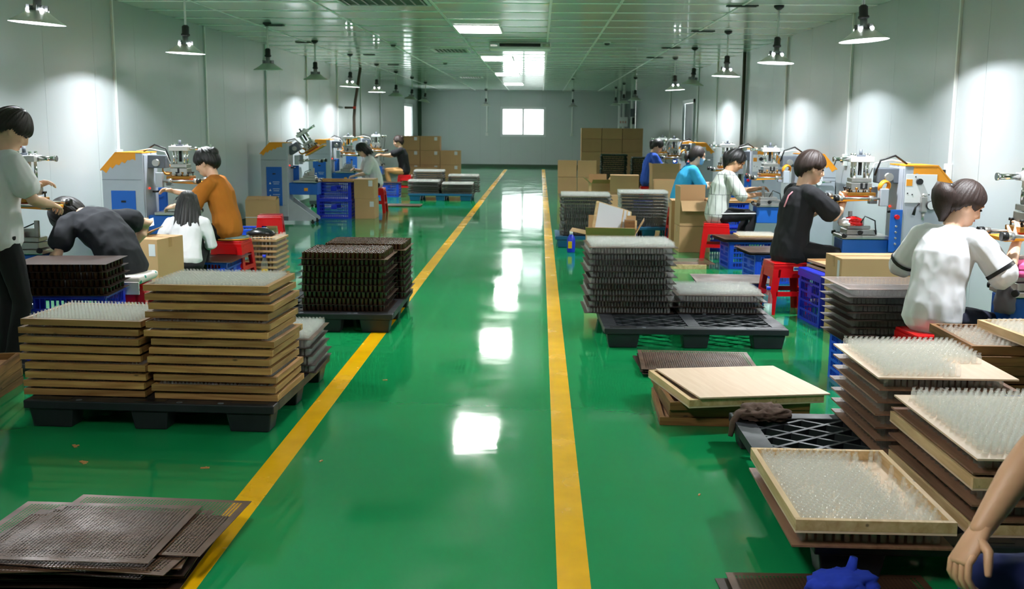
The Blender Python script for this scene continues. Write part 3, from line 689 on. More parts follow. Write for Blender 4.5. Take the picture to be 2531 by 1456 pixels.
# ---- screen-printing machine; front = +x, origin on the floor under the cabinet
def make_machine():
    t = thing('printing_machine', '', 'machine')
    G, D, W, ST_, CH, B, K, O = M['grey'], M['greyd'], M['white'], M['steel'], M['chrome'], M['mblue'], M['black'], M['orange']
    def P(nm, bm, m, par=t): return obj(nm, bm, m, par)
    bm = nb(); prism(bm, [(-.30, .12), (.12, .12), (.12, 1.285), (-.14, 1.285), (-.30, 1.12)], -.20, .20); cab = P('cabinet', bm, G)
    bm = nb(); prism(bm, [(-.31, 1.11), (-.15, 1.287), (.12, 1.287), (.12, 1.297), (-.155, 1.297), (-.318, 1.117)], -.205, .205); P('top_cover', bm, O)
    for s in (-1, 1):                        # torn tape hanging over both shoulders
        bm = nb(); y0, y1 = (s*.2002, s*.2022) if s > 0 else (-.2022, -.2002)
        prism(bm, [(-.305, 1.125), (-.15, 1.295), (.05, 1.295), (.05, 1.215), (.02, 1.23), (-.01, 1.215), (-.03, 1.22), (-.06, 1.185), (-.09, 1.20), (-.12, 1.165), (-.15, 1.175), (-.19, 1.13), (-.21, 1.15), (-.255, 1.085)], y0, y1); P('tape_strip', bm, O, cab)
    for s in (-1, 1):
        bm = nb(); bx(bm, -.1, s*.201, 1.02, .4, .003, .004); bx(bm, -.1, s*.201, .98 if s > 0 else .30, .4, .003, .003); P('panel_seam', bm, D, cab)
    # blue door with printed warnings (side towards -y)
    bm = nb(); bx(bm, -.09, -.203, .60, .25, .006, .62, .002); dr_ = P('side_door', bm, B)
    bm = nb(); bx(bm, -.09, -.207, .80, .05, .006, .02, .002); P('handle', bm, K, dr_)
    for i, z in enumerate((.67, .64, .56, .53, .47, .44)):
        bm = nb(); bx(bm, -.06, -.2063, z, .11 - .02*(i % 2), .0008, .007); P('print_line', bm, W, dr_)
    for z in (.655, .545, .455):
        bm = nb(); prism(bm, [(-.175, z-.02), (-.14, z-.02), (-.1575, z+.015)], -.2068, -.206); P('warning_mark', bm, W, dr_)
    # gauge side (towards +y)
    bm = nb(); bx(bm, -.02, .202, 1.10, .26, .004, .24, .001); up = P('white_plate', bm, W)
    bm = nb(); cy_(bm, (.0, .203, 1.16), (.0, .235, 1.16), .026, n=14); P('knob', bm, K, up)
    bm = nb(); bx(bm, .08, .2045, 1.15, .05, .002, .055); P('orange_label', bm, O, up)
    bm = nb()
    for a, b_ in ((-.09, 1.05), (.05, 1.05), (.09, 1.06), (-.04, 1.02), (.03, 1.20)): cy_(bm, (a, .204, b_), (a, .206, b_), .006, n=8)
    P('screw_hole', bm, K, up)
    bm = nb(); prism(bm, [(-.28, .22), (.09, .22), (.09, .93), (-.28, .93)], .2005, .2030); P('side_panel', bm, G)
    bm = nb(); bx(bm, -.04, .235, .97, .05, .05, .13, .006); cy_(bm, (-.04, .235, .90), (-.04, .235, .84), .018, .01); cy_(bm, (-.04, .235, 1.03), (-.04, .235, 1.06), .022); rg = P('air_regulator', bm, M['steel'])
    bm = nb(); cy_(bm, (-.09, .26, .965), (-.09, .285, .965), .034, n=18); P('gauge_face', bm, W, rg)
    bm = nb(); cy_(bm, (-.09, .255, .965), (-.09, .283, .965), .038, n=18); P('gauge_rim', bm, K, rg)
    bm = nb(); tube(bm, [(.0, .24, .98), (.03, .25, .95), (.045, .25, .88)], [.009, .008, .014]); P('lever', bm, K, rg)
    bm = nb(); cy_(bm, (-.1, .235, .97), (-.24, .235, .97), .012); P('air_pipe', bm, M['chrome'], rg)
    # front column, indicator, switch plate
    bm = nb(); bx(bm, .125, 0, .72, .012, .36, 1.1, .003); fr_ = P('front_plate', bm, G)
    bm = nb(); cy_(bm, (.13, -.08, .93), (.145, -.08, .93), .009); P('indicator', bm, M['led'], fr_)
    bm = nb(); tube(bm, [(.13, .02, .89), (.17, .02, .89), (.19, .05, .89)], .01); P('valve', bm, K, fr_)
    bm = nb(); bx(bm, .17, .20, .74, .10, .012, .36, .002); sp = P('switch_plate', bm, B)
    bm = nb(); cy_(bm, (.17, .206, .86), (.17, .235, .86), .020); P('stop_button', bm, M['redp'], sp)
    for z in (.78, .73, .68, .63): bm = nb(); cy_(bm, (.17, .206, z), (.17, .22, z), .009); P('button', bm, ST_, sp)
    # blue pedestal and work table
    bm = nb(); bx(bm, .36, 0, .56, .46, .26, .19, .006); ped = P('pedestal', bm, B)
    bm = nb(); bx(bm, .40, -.131, .55, .06, .002, .05); P('yellow_label', bm, M['orange'], ped)
    bm = nb(); bx(bm, .40, 0, .675, .40, .30, .03, .004); bx(bm, .42, 0, .715, .26, .20, .045, .004); bx(bm, .44, 0, .755, .20, .14, .03, .004); tb = P('work_table', bm, ST_)
    bm = nb(); bx(bm, .44, .02, .80, .10, .06, .06, .004); bx(bm, .40, -.05, .79, .05, .05, .04, .004); bx(bm, .50, .0, .83, .03, .03, .12, .004); P('fixture', bm, ST_, tb)
    for p in ((.58, .16, .69), (.58, -.16, .69), (.45, .17, .72)):
        bm = nb(); cy_(bm, (p[0]-.03, p[1]*.7, p[2]), p, .007); cy_(bm, p, (p[0]+.015, p[1]*1.1, p[2]), .02); P('hand_wheel', bm, K, tb)
    bm = nb(); tube(bm, [(.30, .1, .70), (.33, .15, .82), (.42, .16, .86), (.45, .12, .78)], .006); P('air_hose', bm, K, tb)
    # feet with castors
    for s in (-1, 1):
        bm = nb(); prism(bm, [(.10, .05), (.56, .05), (.56, .09), (.14, .40), (.10, .40)], s*.17-.012, s*.17+.012); ft = P('foot_plate', bm, G)
        for x in (.51, -.25):
            bm = nb(); cy_(bm, (x, s*.17-.014, .027), (x, s*.17+.014, .027), .027, n=14); bx(bm, x, s*.17, .055, .03, .034, .03); P('castor', bm, K, ft)
    bm = nb(); bx(bm, -.09, 0, .085, .42, .4, .07, .004); P('base_frame', bm, D)
    # head arm
    bm = nb(); bx(bm, .20, 0, 1.20, .20, .16, .13, .008); arm = P('head_arm', bm, D)
    bm = nb(); cy_(bm, (.22, -.12, 1.19), (.22, .12, 1.19), .035, n=16); P('pulley', bm, ST_, arm)
    bm = nb(); tube(bm, [(.05, .03, 1.30), (.16, .05, 1.37), (.28, .04, 1.33), (.32, .03, 1.2)], .009); P('cable', bm, K, arm)
    bm = nb(); tube(bm, [(.0, -.03, 1.305), (.15, -.06, 1.33), (.30, -.05, 1.30), (.35, -.04, 1.18)], .006); P('air_hose', bm, W, arm)
    # print head
    bm = nb(); bx(bm, .44, 0, 1.335, .20, .13, .045, .004); hd = P('head_top_plate', bm, W)
    bm = nb(); cy_(bm, (.44, 0, 1.36), (.44, 0, 1.42), .014); bx(bm, .44, 0, 1.365, .07, .06, .02); P('stroke_screw', bm, D, hd)
    for s in (-1, 1):
        bm = nb(); cy_(bm, (.38, s*.045, 1.36), (.38, s*.045, 1.385), .013); cy_(bm, (.50, s*.045, 1.36), (.50, s*.045, 1.385), .013); P('cap_nut', bm, CH, hd)
        for x in (.385, .495): bm = nb(); cy_(bm, (x, s*.045, 1.315), (x, s*.045, 1.16), .012, n=10); P('guide_rod', bm, CH, hd)
    bm = nb(); cy_(bm, (.44, 0, 1.31), (.44, 0, 1.2), .016); P('piston', bm, K, hd)
    bm = nb(); cy_(bm, (.53, 0, 1.335), (.66, 0, 1.335), .016); cy_(bm, (.66, 0, 1.335), (.675, 0, 1.335), .022); P('handle_rod', bm, CH, hd)
    bm = nb(); bx(bm, .44, 0, 1.16, .17, .14, .035, .004); bx(bm, .44, 0, 1.105, .18, .15, .065, .005); mid = P('carriage', bm, ST_)
    bm = nb(); bx(bm, .44, .076, 1.11, .02, .006, .05); bx(bm, .40, .076, 1.11, .02, .006, .05); bx(bm, .44, -.076, 1.11, .02, .006, .05); P('slot', bm, K, mid)
    bm = nb(); bx(bm, .44, 0, 1.04, .24, .20, .03, .004); lo = P('screen_holder', bm, M['brass'])
    for x in (.36, .42, .48, .54):
        for s in (-1, 1):
            bm = nb(); cy_(bm, (x, s*.07, 1.05), (x, s*.07, 1.085), .006, n=8); cy_(bm, (x, s*.07, 1.082), (x, s*.07, 1.097), .014, n=10); P('clamp_knob', bm, K if (x*100) % 4 > 1 else M['brass'], lo)
    bm = nb(); bx(bm, .48, 0, .995, .34, .24, .022, .003, rot=Euler((0, .05, 0))); P('screen_frame', bm, O)
    bm = nb(); bx(bm, .46, 0, 1.015, .18, .14, .02, .003); P('ink_plate', bm, M['ink'], lo)
    for s in (-1, 1):
        bm = nb(); cy_(bm, (.30, s*.16, 1.01), (.62, s*.16, 1.01), .011, n=10); cy_(bm, (.62, s*.16, 1.01), (.66, s*.16, 1.01), .024, n=12); cy_(bm, (.36, s*.16, 1.01), (.40, s*.16, 1.01), .024, n=12); P('slide_rod', bm, ST_)
        bm = nb(); bx(bm, .27, s*.15, 1.02, .07, .06, .15, .006); P('rod_bracket', bm, G)
        bm = nb(); cy_(bm, (.655, s*.16, 1.01), (.69, s*.16, 1.01), .026, n=12); P('rod_knob', bm, K)
    bm = nb(); lathe(bm, [(.045, -.02), (.055, -.02), (.055, .02), (.045, .02), (.045, -.02)], 20, cap0=False, cap1=False)
    bmesh.ops.transform(bm, matrix=Matrix.Translation((.26, .12, 1.11)) @ Euler((R(70), .5, .3)).to_matrix().to_4x4(), verts=bm.verts[:]); P('tape_roll', bm, O, arm)
    return t
# ================================================================ people
SKINS = [mat('skin tone light', (226,182,152), .5, var=.04), mat('skin tone warm', (206,158,124), .5, var=.04)]
HAIRB = mat('black hair', (18,15,15), .46, var=.3, vscale=30, stretch=(6,6,.6), bump=.25, bscale=40); HAIRN = mat('dark brown hair', (32,21,19), .55, var=.35, vscale=30, stretch=(6,6,.6), bump=.25, bscale=40)
HAIRR = mat('brown hair', (42,26,21), .55, var=.35, vscale=30, stretch=(6,6,.6), bump=.25, bscale=40)
LIPS = mat('lips', (176,92,86), .45); EYE = mat('eye dark', (24,18,16), .2); MASKM = mat('face mask', (120,178,222), .9)
def loft(bm, pts, rad, side, n=14):
    pts = [Vector(p) for p in pts]; rs = []
    N = len(pts)
    for i, p in enumerate(pts):
        t = (pts[min(i+1, N-1)]-pts[max(i-1, 0)]).normalized(); sd = side[i] if isinstance(side, list) else side
        u = (sd - t*sd.dot(t))
        u = u.normalized() if u.length > 1e-4 else frame_of(t)[0]
        v = t.cross(u); r = rad[i]; ru, rv = r if isinstance(r, tuple) else (r, r)
        if i == 0:
            for k, q in ((.85, .45), (.55, .8)) [::-1]: rs.append(ring(bm, p - t*min(ru, rv)*q*.8, u, v, ru*k, rv*k, n))
        rs.append(ring(bm, p, u, v, ru, rv, n))
        if i == N-1:
            for k, q in ((.85, .45), (.55, .8)): rs.append(ring(bm, p + t*min(ru, rv)*q*.8, u, v, ru*k, rv*k, n))
    skin(bm, rs)
def ell(bm, c, ax, n=14):
    """ellipsoid: ax = three Vectors (semi axes)"""
    c = Vector(c); rs = []
    for i in range(1, 8):
        a = math.pi*i/8; rs.append(ring(bm, c + ax[2]*(-math.cos(a)), ax[0]*math.sin(a), ax[1]*math.sin(a), 1, 1, n))
    skin(bm, rs)
def remesh(bm, vox, smooth_it, m, name, wr=0, wf=9., seed=0):
    bmesh.ops.recalc_face_normals(bm, faces=bm.faces[:])
    me = bpy.data.meshes.new('tmp'); bm.to_mesh(me); bm.free(); o = bpy.data.objects.new('tmp', me); COL.objects.link(o)
    r = o.modifiers.new('r', 'REMESH'); r.mode = 'VOXEL'; r.voxel_size = vox
    s = o.modifiers.new('s', 'SMOOTH'); s.factor = .5; s.iterations = smooth_it
    dg = bpy.context.evaluated_depsgraph_get(); out = bpy.data.meshes.new_from_object(o.evaluated_get(dg)); out.name = name
    bpy.data.objects.remove(o); bpy.data.meshes.remove(me)
    out.materials.clear(); out.materials.append(m)
    if wr:
        nrm = [v.normal.copy() for v in out.vertices]; of = Vector((seed*3.7, seed*1.3, 0))
        for v, q in zip(out.vertices, nrm):
            p = v.co*wf; p.z *= .55; a = noise.noise(p+of) + .5*noise.noise(p*2.1+of)
            v.co += q*(wr*(a - .9*abs(noise.noise(p*1.5+of*2)) + .12*noise.noise(p*4.3+of)))
    for p in out.polygons: p.use_smooth = True
    return out
def ik(a, c, l1, l2, pole):
    d = c-a; L = min(d.length, (l1+l2)*.995); d.normalize(); c = a+d*L
    x = (l1*l1-l2*l2+L*L)/(2*L); h = math.sqrt(max(1e-6, l1*l1-x*x)); q = pole - d*pole.dot(d)
    q = q.normalized() if q.length > 1e-4 else frame_of(d)[0]
    return a+d*x+q*h, c
def hand(bm, wr, d, nrm, left, curl=.6, sc=1., spread=.10):
    """palm and five bent fingers; d = direction of the hand, nrm = back of the hand"""
    d = d.normalized(); nrm = (nrm-d*nrm.dot(d)).normalized(); s = d.cross(nrm)*(1 if left else -1)   # s points to the thumb side
    k = sc
    loft(bm, [wr-d*.02*k, wr+d*.03*k, wr+d*.085*k], [(.026*k, .02*k), (.036*k, .016*k), (.038*k, .012*k)], s, 10)
    for i, (off, L) in enumerate(((.028, .072), (.0095, .080), (-.0095, .075), (-.027, .058))):
        p = wr + d*.085*k + s*off*k; ang = 0; pts = [p-d*.02*k, p]; fd = (d + s*(off*spread/.028)).normalized()
        for j, f in enumerate((.45, .32, .23)):
            ang += curl*(.75, .85, .6)[j]; dr = fd*math.cos(ang) - nrm*math.sin(ang); p = p + dr*L*f*k; pts.append(p)
        loft(bm, pts, [.0088*k, .0086*k, .0078*k, .0072*k, .0062*k], s, 8)
    p = wr + d*.022*k + s*.028*k; q1 = (s*.75 + d*.6 - nrm*.25).normalized(); q2 = (d*.85 + s*.2 - nrm*.45).normalized()
    loft(bm, [p-s*.012*k, p+q1*.03*k, p+q1*.03*k+q2*.028*k, p+q1*.03*k+q2*.05*k], [.013*k, .0115*k, .0098*k, .0075*k], nrm, 8)
def head_mesh(bm, o, f, l, u, k=1.):
    sl = [(-.004, .050, .022, .020), (.012, .040, .046, .038), (.04, .026, .068, .054), (.07, .014, .080, .064), (.10, .004, .088, .070), (.13, -.004, .094, .074), (.16, -.008, .096, .075), (.185, -.010, .088, .069), (.205, -.012, .070, .055), (.22, -.014, .040, .032)]
    rs = [ring(bm, o + u*(z*k) + f*(c*k), f, l, d*k, w*k, 18) for z, c, d, w in sl]; skin(bm, rs)
    P = lambda x, y, z: o + f*(x*k) + l*(y*k) + u*(z*k)
    loft(bm, [P(.088, 0, .128), P(.102, 0, .10), P(.108, 0, .086), P(.096, 0, .076)], [.008*k, .010*k, .013*k, .012*k], l, 8)
    ell(bm, P(.088, 0, .035), (f*.014*k, l*.02*k, u*.012*k)); ell(bm, P(.082, 0, .142), (f*.014*k, l*.05*k, u*.012*k))
    for s in (-1, 1):
        ell(bm, P(-.006, s*.076, .10), (f*.019*k + l*(-s*.004*k), l*.008*k, u*.032*k - f*.006*k)); ell(bm, P(.068, s*.042, .085), (f*.018*k, l*.02*k, u*.02*k))
def person(label, pos, yaw, lean=15, roll=0, twist=0, hy=0, hp=20, lh=(.4, .12, .25), rh=(.4, -.12, .25), lf=(.32, .13, -.40), rf=(.32, -.13, -.40), top=None, sleeve=.55, bottom=None, hair=('short', None), sk=0, sc=1., fem=True,
           curl=.6, vox=.011, loose=.012, hem=-.03, shoe=None, polel=None, poler=None, mask=False, skirt=False, short_leg=False, hn=None, cuff=None, group='factory workers', neck=0, stripe=None, back_print=None):
    pe = thing('person', label, 'person', pos, 0, group)
    cz = R(yaw); f = Vector((math.cos(cz), math.sin(cz), 0)); l = Vector((-math.sin(cz), math.cos(cz), 0)); u = Vector((0, 0, 1))
    W = lambda v: f*v[0] + l*v[1] + u*v[2]
    def d(a, r=None):
        a = R(a); r = R(roll if r is None else r); return (u*math.cos(a)*math.cos(r) + f*math.sin(a)*math.cos(r) + l*math.sin(r)).normalized()
    k = sc; o = Vector((0, 0, 0))
    p1 = o + d(lean*.5, roll*.5)*.17*k; p2 = p1 + d(lean)*.17*k; p3 = p2 + d(lean*1.25)*.13*k; nb_ = p3 + d(lean*1.25)*.065*k
    tw = R(twist); l2 = (l*math.cos(tw) - f*math.sin(tw)); up3 = d(lean*1.25); l2 = (l2 - up3*l2.dot(up3)).normalized(); f2 = l2.cross(up3)
    lm = (l+l2).normalized()
    # head frame
    hyr, hpr = R(hy), R(hp); hf = (f2*math.cos(hyr) + l2*math.sin(hyr)).normalized(); hf0 = Vector((hf.x, hf.y, 0)).normalized() if lean < 60 else hf
    hu0 = u if lean < 60 else up3
    hfv = (hf0*math.cos(hpr) - hu0*math.sin(hpr)); huv = (hu0*math.cos(hpr) + hf0*math.sin(hpr)); hl = huv.cross(hfv)
    nd_ = (d(lean*.9+neck)*.6 + huv*.4).normalized(); ht = nb_ + nd_*.105*k; ho = ht - huv*.085*k + hfv*.018*k
    sw = (.165 if fem else .19)*k
    sh = {1: p3 + l2*sw - up3*.01*k, -1: p3 - l2*sw - up3*.01*k}
    hk = k*1.07; bodyb = nb(); head_mesh(bodyb, ho, hfv, hl, huv, hk)
    loft(bodyb, [p3 - up3*.02, nb_, ht, ht+huv*.05*k], [.055*k, (.054*k if fem else .06*k), (.05*k if fem else .056*k), .05*k], l2)
    loft(bodyb, [o-u*.05*k, p1, p2, p3], [(.11*k, .08*k), (.09*k, .07*k), (.11*k, .08*k), (.11*k, .055*k)], lm)
    arms = {}; handb = nb()
    for s, tg, pole in ((1, lh, polel), (-1, rh, poler)):
        tgt = W(tg)*1.0; pl = W(pole) if pole else (l2*s*.55 - u*.9 - f*.25)
        e, w = ik(sh[s], tgt, .27*k, .24*k, pl); arms[s] = (sh[s], e, w)
        loft(bodyb, [sh[s], sh[s].lerp(e, .5), e, e.lerp(w, .35), w], [.05*k, .044*k, .037*k, .040*k, .026*k], u, 12)
        hd = (w-e).normalized(); nn = W(hn[0 if s > 0 else 1]) if hn else (u*.8 + l2*s*.5)
        hand(handb, w, hd, nn, s > 0, curl, k)
    legs = {}
    for s, tg in ((1, lf), (-1, rf)):
        hip = o + l*s*.085*k - u*.02; kn, an = ik(hip, W(tg), .42*k, .40*k, f + u*.35 + l*s*.15); legs[s] = (hip, kn, an)
        loft(bodyb, [hip, kn, kn.lerp(an, .35), an, an - u*.03], [.06*k, .048*k, .05*k, .033*k, .034*k], l, 12)
    me = remesh(bodyb, vox, 3, SKINS[sk], 'body')
    b2 = bmesh.new(); b2.from_mesh(me); bmesh.ops.recalc_face_normals(handb, faces=handb.faces[:])
    hm = bpy.data.meshes.new('h'); handb.to_mesh(hm); handb.free(); b2.from_mesh(hm); bpy.data.meshes.remove(hm)
    for fc in b2.faces: fc.smooth = True
    b2.to_mesh(me); b2.free(); body = obj('body', me, None, pe)
    # face
    P = lambda x, y, z: ho + hfv*(x*hk) + hl*(y*hk) + huv*(z*hk)
    for s in (-1, 1):
        bm = nb(); ell(bm, P(.083, s*.031, .117), (hfv*.008*k, hl*.015*k, huv*.007*k)); obj('eye', bm, EYE, pe, smooth=True)
        bm = nb(); loft(bm, [P(.090, s*.014, .135), P(.088, s*.032, .141), P(.074, s*.050, .137)], [.003*k, .0035*k, .0025*k], huv, 6); obj('eyebrow', bm, hair[1], pe, smooth=True)
    bm = nb(); ell(bm, P(.093, 0, .057), (hfv*.007*k, hl*.022*k, huv*.008*k)); obj('lips', bm, LIPS, pe, smooth=True)
    if mask:
        bm = nb(); rs = []
        for z, c, dd, ww in ((.005, .045, .045, .04), (.03, .032, .072, .056), (.06, .022, .084, .062), (.092, .015, .092, .068)): rs.append([bm.verts.new(P(c+dd*math.cos(a), ww*1.03*math.sin(a), z)) for a in [R(-80+160*i/12) for i in range(13)]])
        for a, b in zip(rs, rs[1:]):
            for i in range(12): bm.faces.new((a[i], a[i+1], b[i+1], b[i])).smooth = True
        mo = obj('face_mask', bm, MASKM, pe); md = mo.modifiers.new('t', 'SOLIDIFY'); md.thickness = .004
    # clothes
    q = loose
    bm = nb(); pts = [o + d(lean*.3)*hem*k, o + d(lean*.4)*.06*k, p1, p2, p3, p3 + up3*.035*k]
    bl = -f2
    loft(bm, pts, [((.155 if fem else .165)*k+q, .115*k+q), (.15*k+q, .112*k+q), ((.13 if fem else .145)*k+q*1.3, .098*k+q), ((.148 if fem else .165)*k+q, .112*k+q), ((.125 if fem else .15)*k+q, .078*k+q), (.07*k, .06*k)], [l, l, lm, l2, l2, l2])
    loft(bm, [sh[1]-l2*.02, sh[-1]+l2*.02], [.052*k+q*.6]*2, up3)
    for s in (-1, 1):
        a, e, w = arms[s]
        if sleeve <= 1: ps = [a, a.lerp(e, sleeve*.5), a.lerp(e, sleeve)]; rr = [.056*k+q*.5, .054*k+q, .053*k+q*1.2]
        else: ps = [a, a.lerp(e, .5), e, e.lerp(w, (sleeve-1)*.5), e.lerp(w, sleeve-1)]; rr = [.056*k+q*.5, .052*k+q, .046*k+q, .045*k+q, .040*k+q]
        loft(bm, ps, rr, u, 12)
    obj('shirt', remesh(bm, vox, 3, top, 'shirt', .010*k, 8., random.random()*9), None, pe)
    if cuff:
        for s in (-1, 1):
            a, e, w = arms[s]; bm = nb(); c0 = a.lerp(e, cuff[0]) if cuff[0] <= 1 else e.lerp(w, cuff[0]-1); ax = (e-a) if cuff[0] <= 1 else (w-e); ax.normalize()
            uu, vv = frame_of(ax); rr = .0605*k+q; rs = [ring(bm, c0+ax*(z*cuff[1]), uu, vv, rr, rr, 16) for z in (-.5, .5)]; skin(bm, rs, False, False); obj('sleeve_band', bm, M['black'], pe)
    bm = nb(); loft(bm, [o-u*.075*k, o-u*.02*k, o+d(lean*.4)*.09*k], [(.12*k, .10*k), (.155*k, .12*k), (.13*k, .10*k)], l)
    for s in (-1, 1):
        hip, kn, an = legs[s]; end = kn.lerp(an, .10) if short_leg else kn.lerp(an, .92)
        loft(bm, [hip+f*.0, hip.lerp(kn, .5), kn, kn.lerp(an, .05), end] if short_leg else [hip, hip.lerp(kn, .5), kn, kn.lerp(an, .4), end], [.088*k, .082*k, .066*k, .064*k, .064*k] if short_leg else [.088*k, .080*k, .064*k, .058*k, .048*k], l, 12)
    obj('trousers', remesh(bm, vox*1.1, 3, bottom, 'trousers', .007, 9., random.random()*9), None, pe)
    for s in (-1, 1):
        an = legs[s][2]; bm = nb(); fd = (f + l*s*.15).normalized()
        loft(bm, [an - fd*.05 - u*.045, an - u*.04, an + fd*.08 - u*.05, an + fd*.15 - u*.056], [(.032, .03), (.036, .045), (.042, .028), (.034, .018)], l, 10); obj('shoe', bm, shoe or M['black'], pe, smooth=True)
    if stripe:
        for s in (-1, 1):
            hip, kn, an = legs[s]; bm = nb(); of = l*s*.078*k + u*.03
            loft(bm, [hip+of*1.1, hip.lerp(kn, .5)+of*1.02, kn+of*.78], [(.004, .008)]*3, l, 8); obj('side_stripe', bm, stripe, pe, smooth=True)
    if back_print:
        bm = nb(); c = l2*.06*k; loft(bm, [p3 - f2*(.080*k+q) - c - up3*.03, (p2+p3)*.5 - f2*(.103*k+q) - c, p2 - f2*(.113*k+q) - c - up3*.03], [(.010, .006)]*3, l2, 8); obj('back_print', bm, back_print, pe, smooth=True)
    make_hair(pe, P, hfv, hl, huv, hk, hair, u)
    return pe
def make_hair(pe, P, hf, hl, hu, k, hair, u):
    style, m = hair[0], hair[1]; opt = hair[2] if len(hair) > 2 else {}
    thick = opt.get('thick', .016); bm = nb(); NP, NT = 120, 14; seed = opt.get('seed', 1); fringe = opt.get('fringe', .145); side_ = opt.get('side', .07); back = opt.get('back', .012)
    def low(a):
        c = math.cos(a); w = abs(a)/math.pi
        if w < .28: return fringe + (side_+.03-fringe)*max(0, (w-.16)/.12)
        if w < .5: return side_ + .03 + (.0 if w > .36 else 0)*0
        return side_ + .02 + (back-side_-.02)*min(1, (w-.5)/.25)
    outer, inner = [], []; NT = 18
    for i in range(NP):
        a = 2*math.pi*i/NP; aa = a if a <= math.pi else a-2*math.pi
        zl = low(aa) + .014*noise.noise(Vector((math.cos(a)*5+seed, math.sin(a)*5, seed))) + random.uniform(-.009, .006)
        el0 = math.asin(max(-.97, min(.97, (zl-.115)/.112)))
        co, ci = [], []
        for j in range(NT+1):
            t = j/NT; el = el0 + (math.pi/2*.985-el0)*t
            st = .55*noise.noise(Vector((math.cos(a)*7+seed, math.sin(a)*7, t*1.2))) + .5*noise.noise(Vector((math.cos(a)*19+seed, math.sin(a)*19, t*1.5))) + .45*noise.noise(Vector((math.cos(a)*42+seed, math.sin(a)*42, t*2.)))
            e = min(1, t/.22); tk = thick*(.18+.82*e*(2-e))*(1+.5*st*(1-t*t*.7)); ce, se = math.cos(el), math.sin(el)
            rx, ry, rz = .097+tk, .077+tk, .110+tk*.9
            co.append(bm.verts.new(P(-.012+rx*ce*math.cos(a), ry*ce*math.sin(a), .115+rz*se)))
            if j == 0: ci.append(bm.verts.new(P(-.012+.088*ce*math.cos(a), .068*ce*math.sin(a), .115+.10*se)))
        outer.append(co); inner.append(ci)
    for i in range(NP):
        a, b = outer[i], outer[(i+1) % NP]; c, d_ = inner[i], inner[(i+1) % NP]
        for j in range(NT): bm.faces.new((a[j], b[j], b[j+1], a[j+1])).smooth = True
        bm.faces.new((c[0], d_[0], b[0], a[0])).smooth = True
    bm.faces.new([o[-1] for o in outer])
    ho = obj('hair', bm, m, pe)
    def lock(pts, r, name='hair_lock', n=10):
        b2 = nb(); loft(b2, pts, r, hl, n)
        for v in b2.verts: v.co += Vector((noise.noise(v.co*40+Vector((seed, 0, 0))), noise.noise(v.co*40+Vector((0, seed, 5))), 0))*.009
        obj(name, b2, m, ho, smooth=True)
    if style == 'bun':
        b2 = nb(); c = P(-.10, 0, .165); ell(b2, c, (hf*.045*k, hl*.05*k, hu*.042*k), 20)
        for v in b2.verts: v.co += (v.co-c)*.25*noise.noise(v.co*30)
        obj('hair_bun', b2, m, ho, smooth=True)
    if style == 'pony':
        L = opt.get('len', .28); r = opt.get('r', .03); st = P(-.105, 0, opt.get('z', .135)); pts = [P(-.085, 0, opt.get('z', .135))]
        dx = opt.get('dir', (-.35, 0, -1)); 
        for i in range(6):
            t = (i+1)/6; pts.append(st - hf*(.035*math.sin(min(1, t*2)*math.pi/2)) + Vector((0, 0, -1))*L*t*t*.9 - hf*L*.12*t + hl*opt.get('sway', 0)*t)
        lock(pts, [.014, .02, r, r*1.15, r*1.05, r*.8, r*.3], 'ponytail')
        b2 = nb(); loft(b2, [pts[0], pts[1]], [.019, .021], hl); obj('hair_tie', b2, M['black'], ho, smooth=True)
    if style == 'long':
        L = opt.get('len', .42); fwd = opt.get('fwd', Vector((0, 0, 0)))
        for i in range(34):
            a = math.pi*(.42+1.16*i/33); zz = .12+.04*random.random(); x, y = -.01+.095*math.cos(a), .082*math.sin(a)
            p0 = P(x*.9, y*.9, zz+.03); p1_ = P(x*1.14, y*1.14, zz-.07); ll = L*random.uniform(.75, 1.05); out = (p1_-P(0, 0, zz)); out.z = 0
            p2_ = p1_ + Vector((0, 0, -ll*.45)) + out*.35 + fwd*random.uniform(.8, 1.1); p3_ = p2_ + Vector((0, 0, -ll*.5)) + out*.1 + hl*random.uniform(-.03, .03) + fwd*random.uniform(.2, .5)
            lock([p0, p1_, p2_, p3_], [.014, .019, .016, .004], 'hair_lock', 8)
    if style == 'bob':
        for i in range(22):
            a = math.pi*(.45+1.1*i/21); x, y = -.01+.1*math.cos(a), .085*math.sin(a)
            lock([P(x*.9, y*.9, .15), P(x*1.1, y*1.1, .06), P(x*1.15, y*1.15, -.03+random.uniform(-.02, .02))], [.016, .02, .006], 'hair_lock', 8)
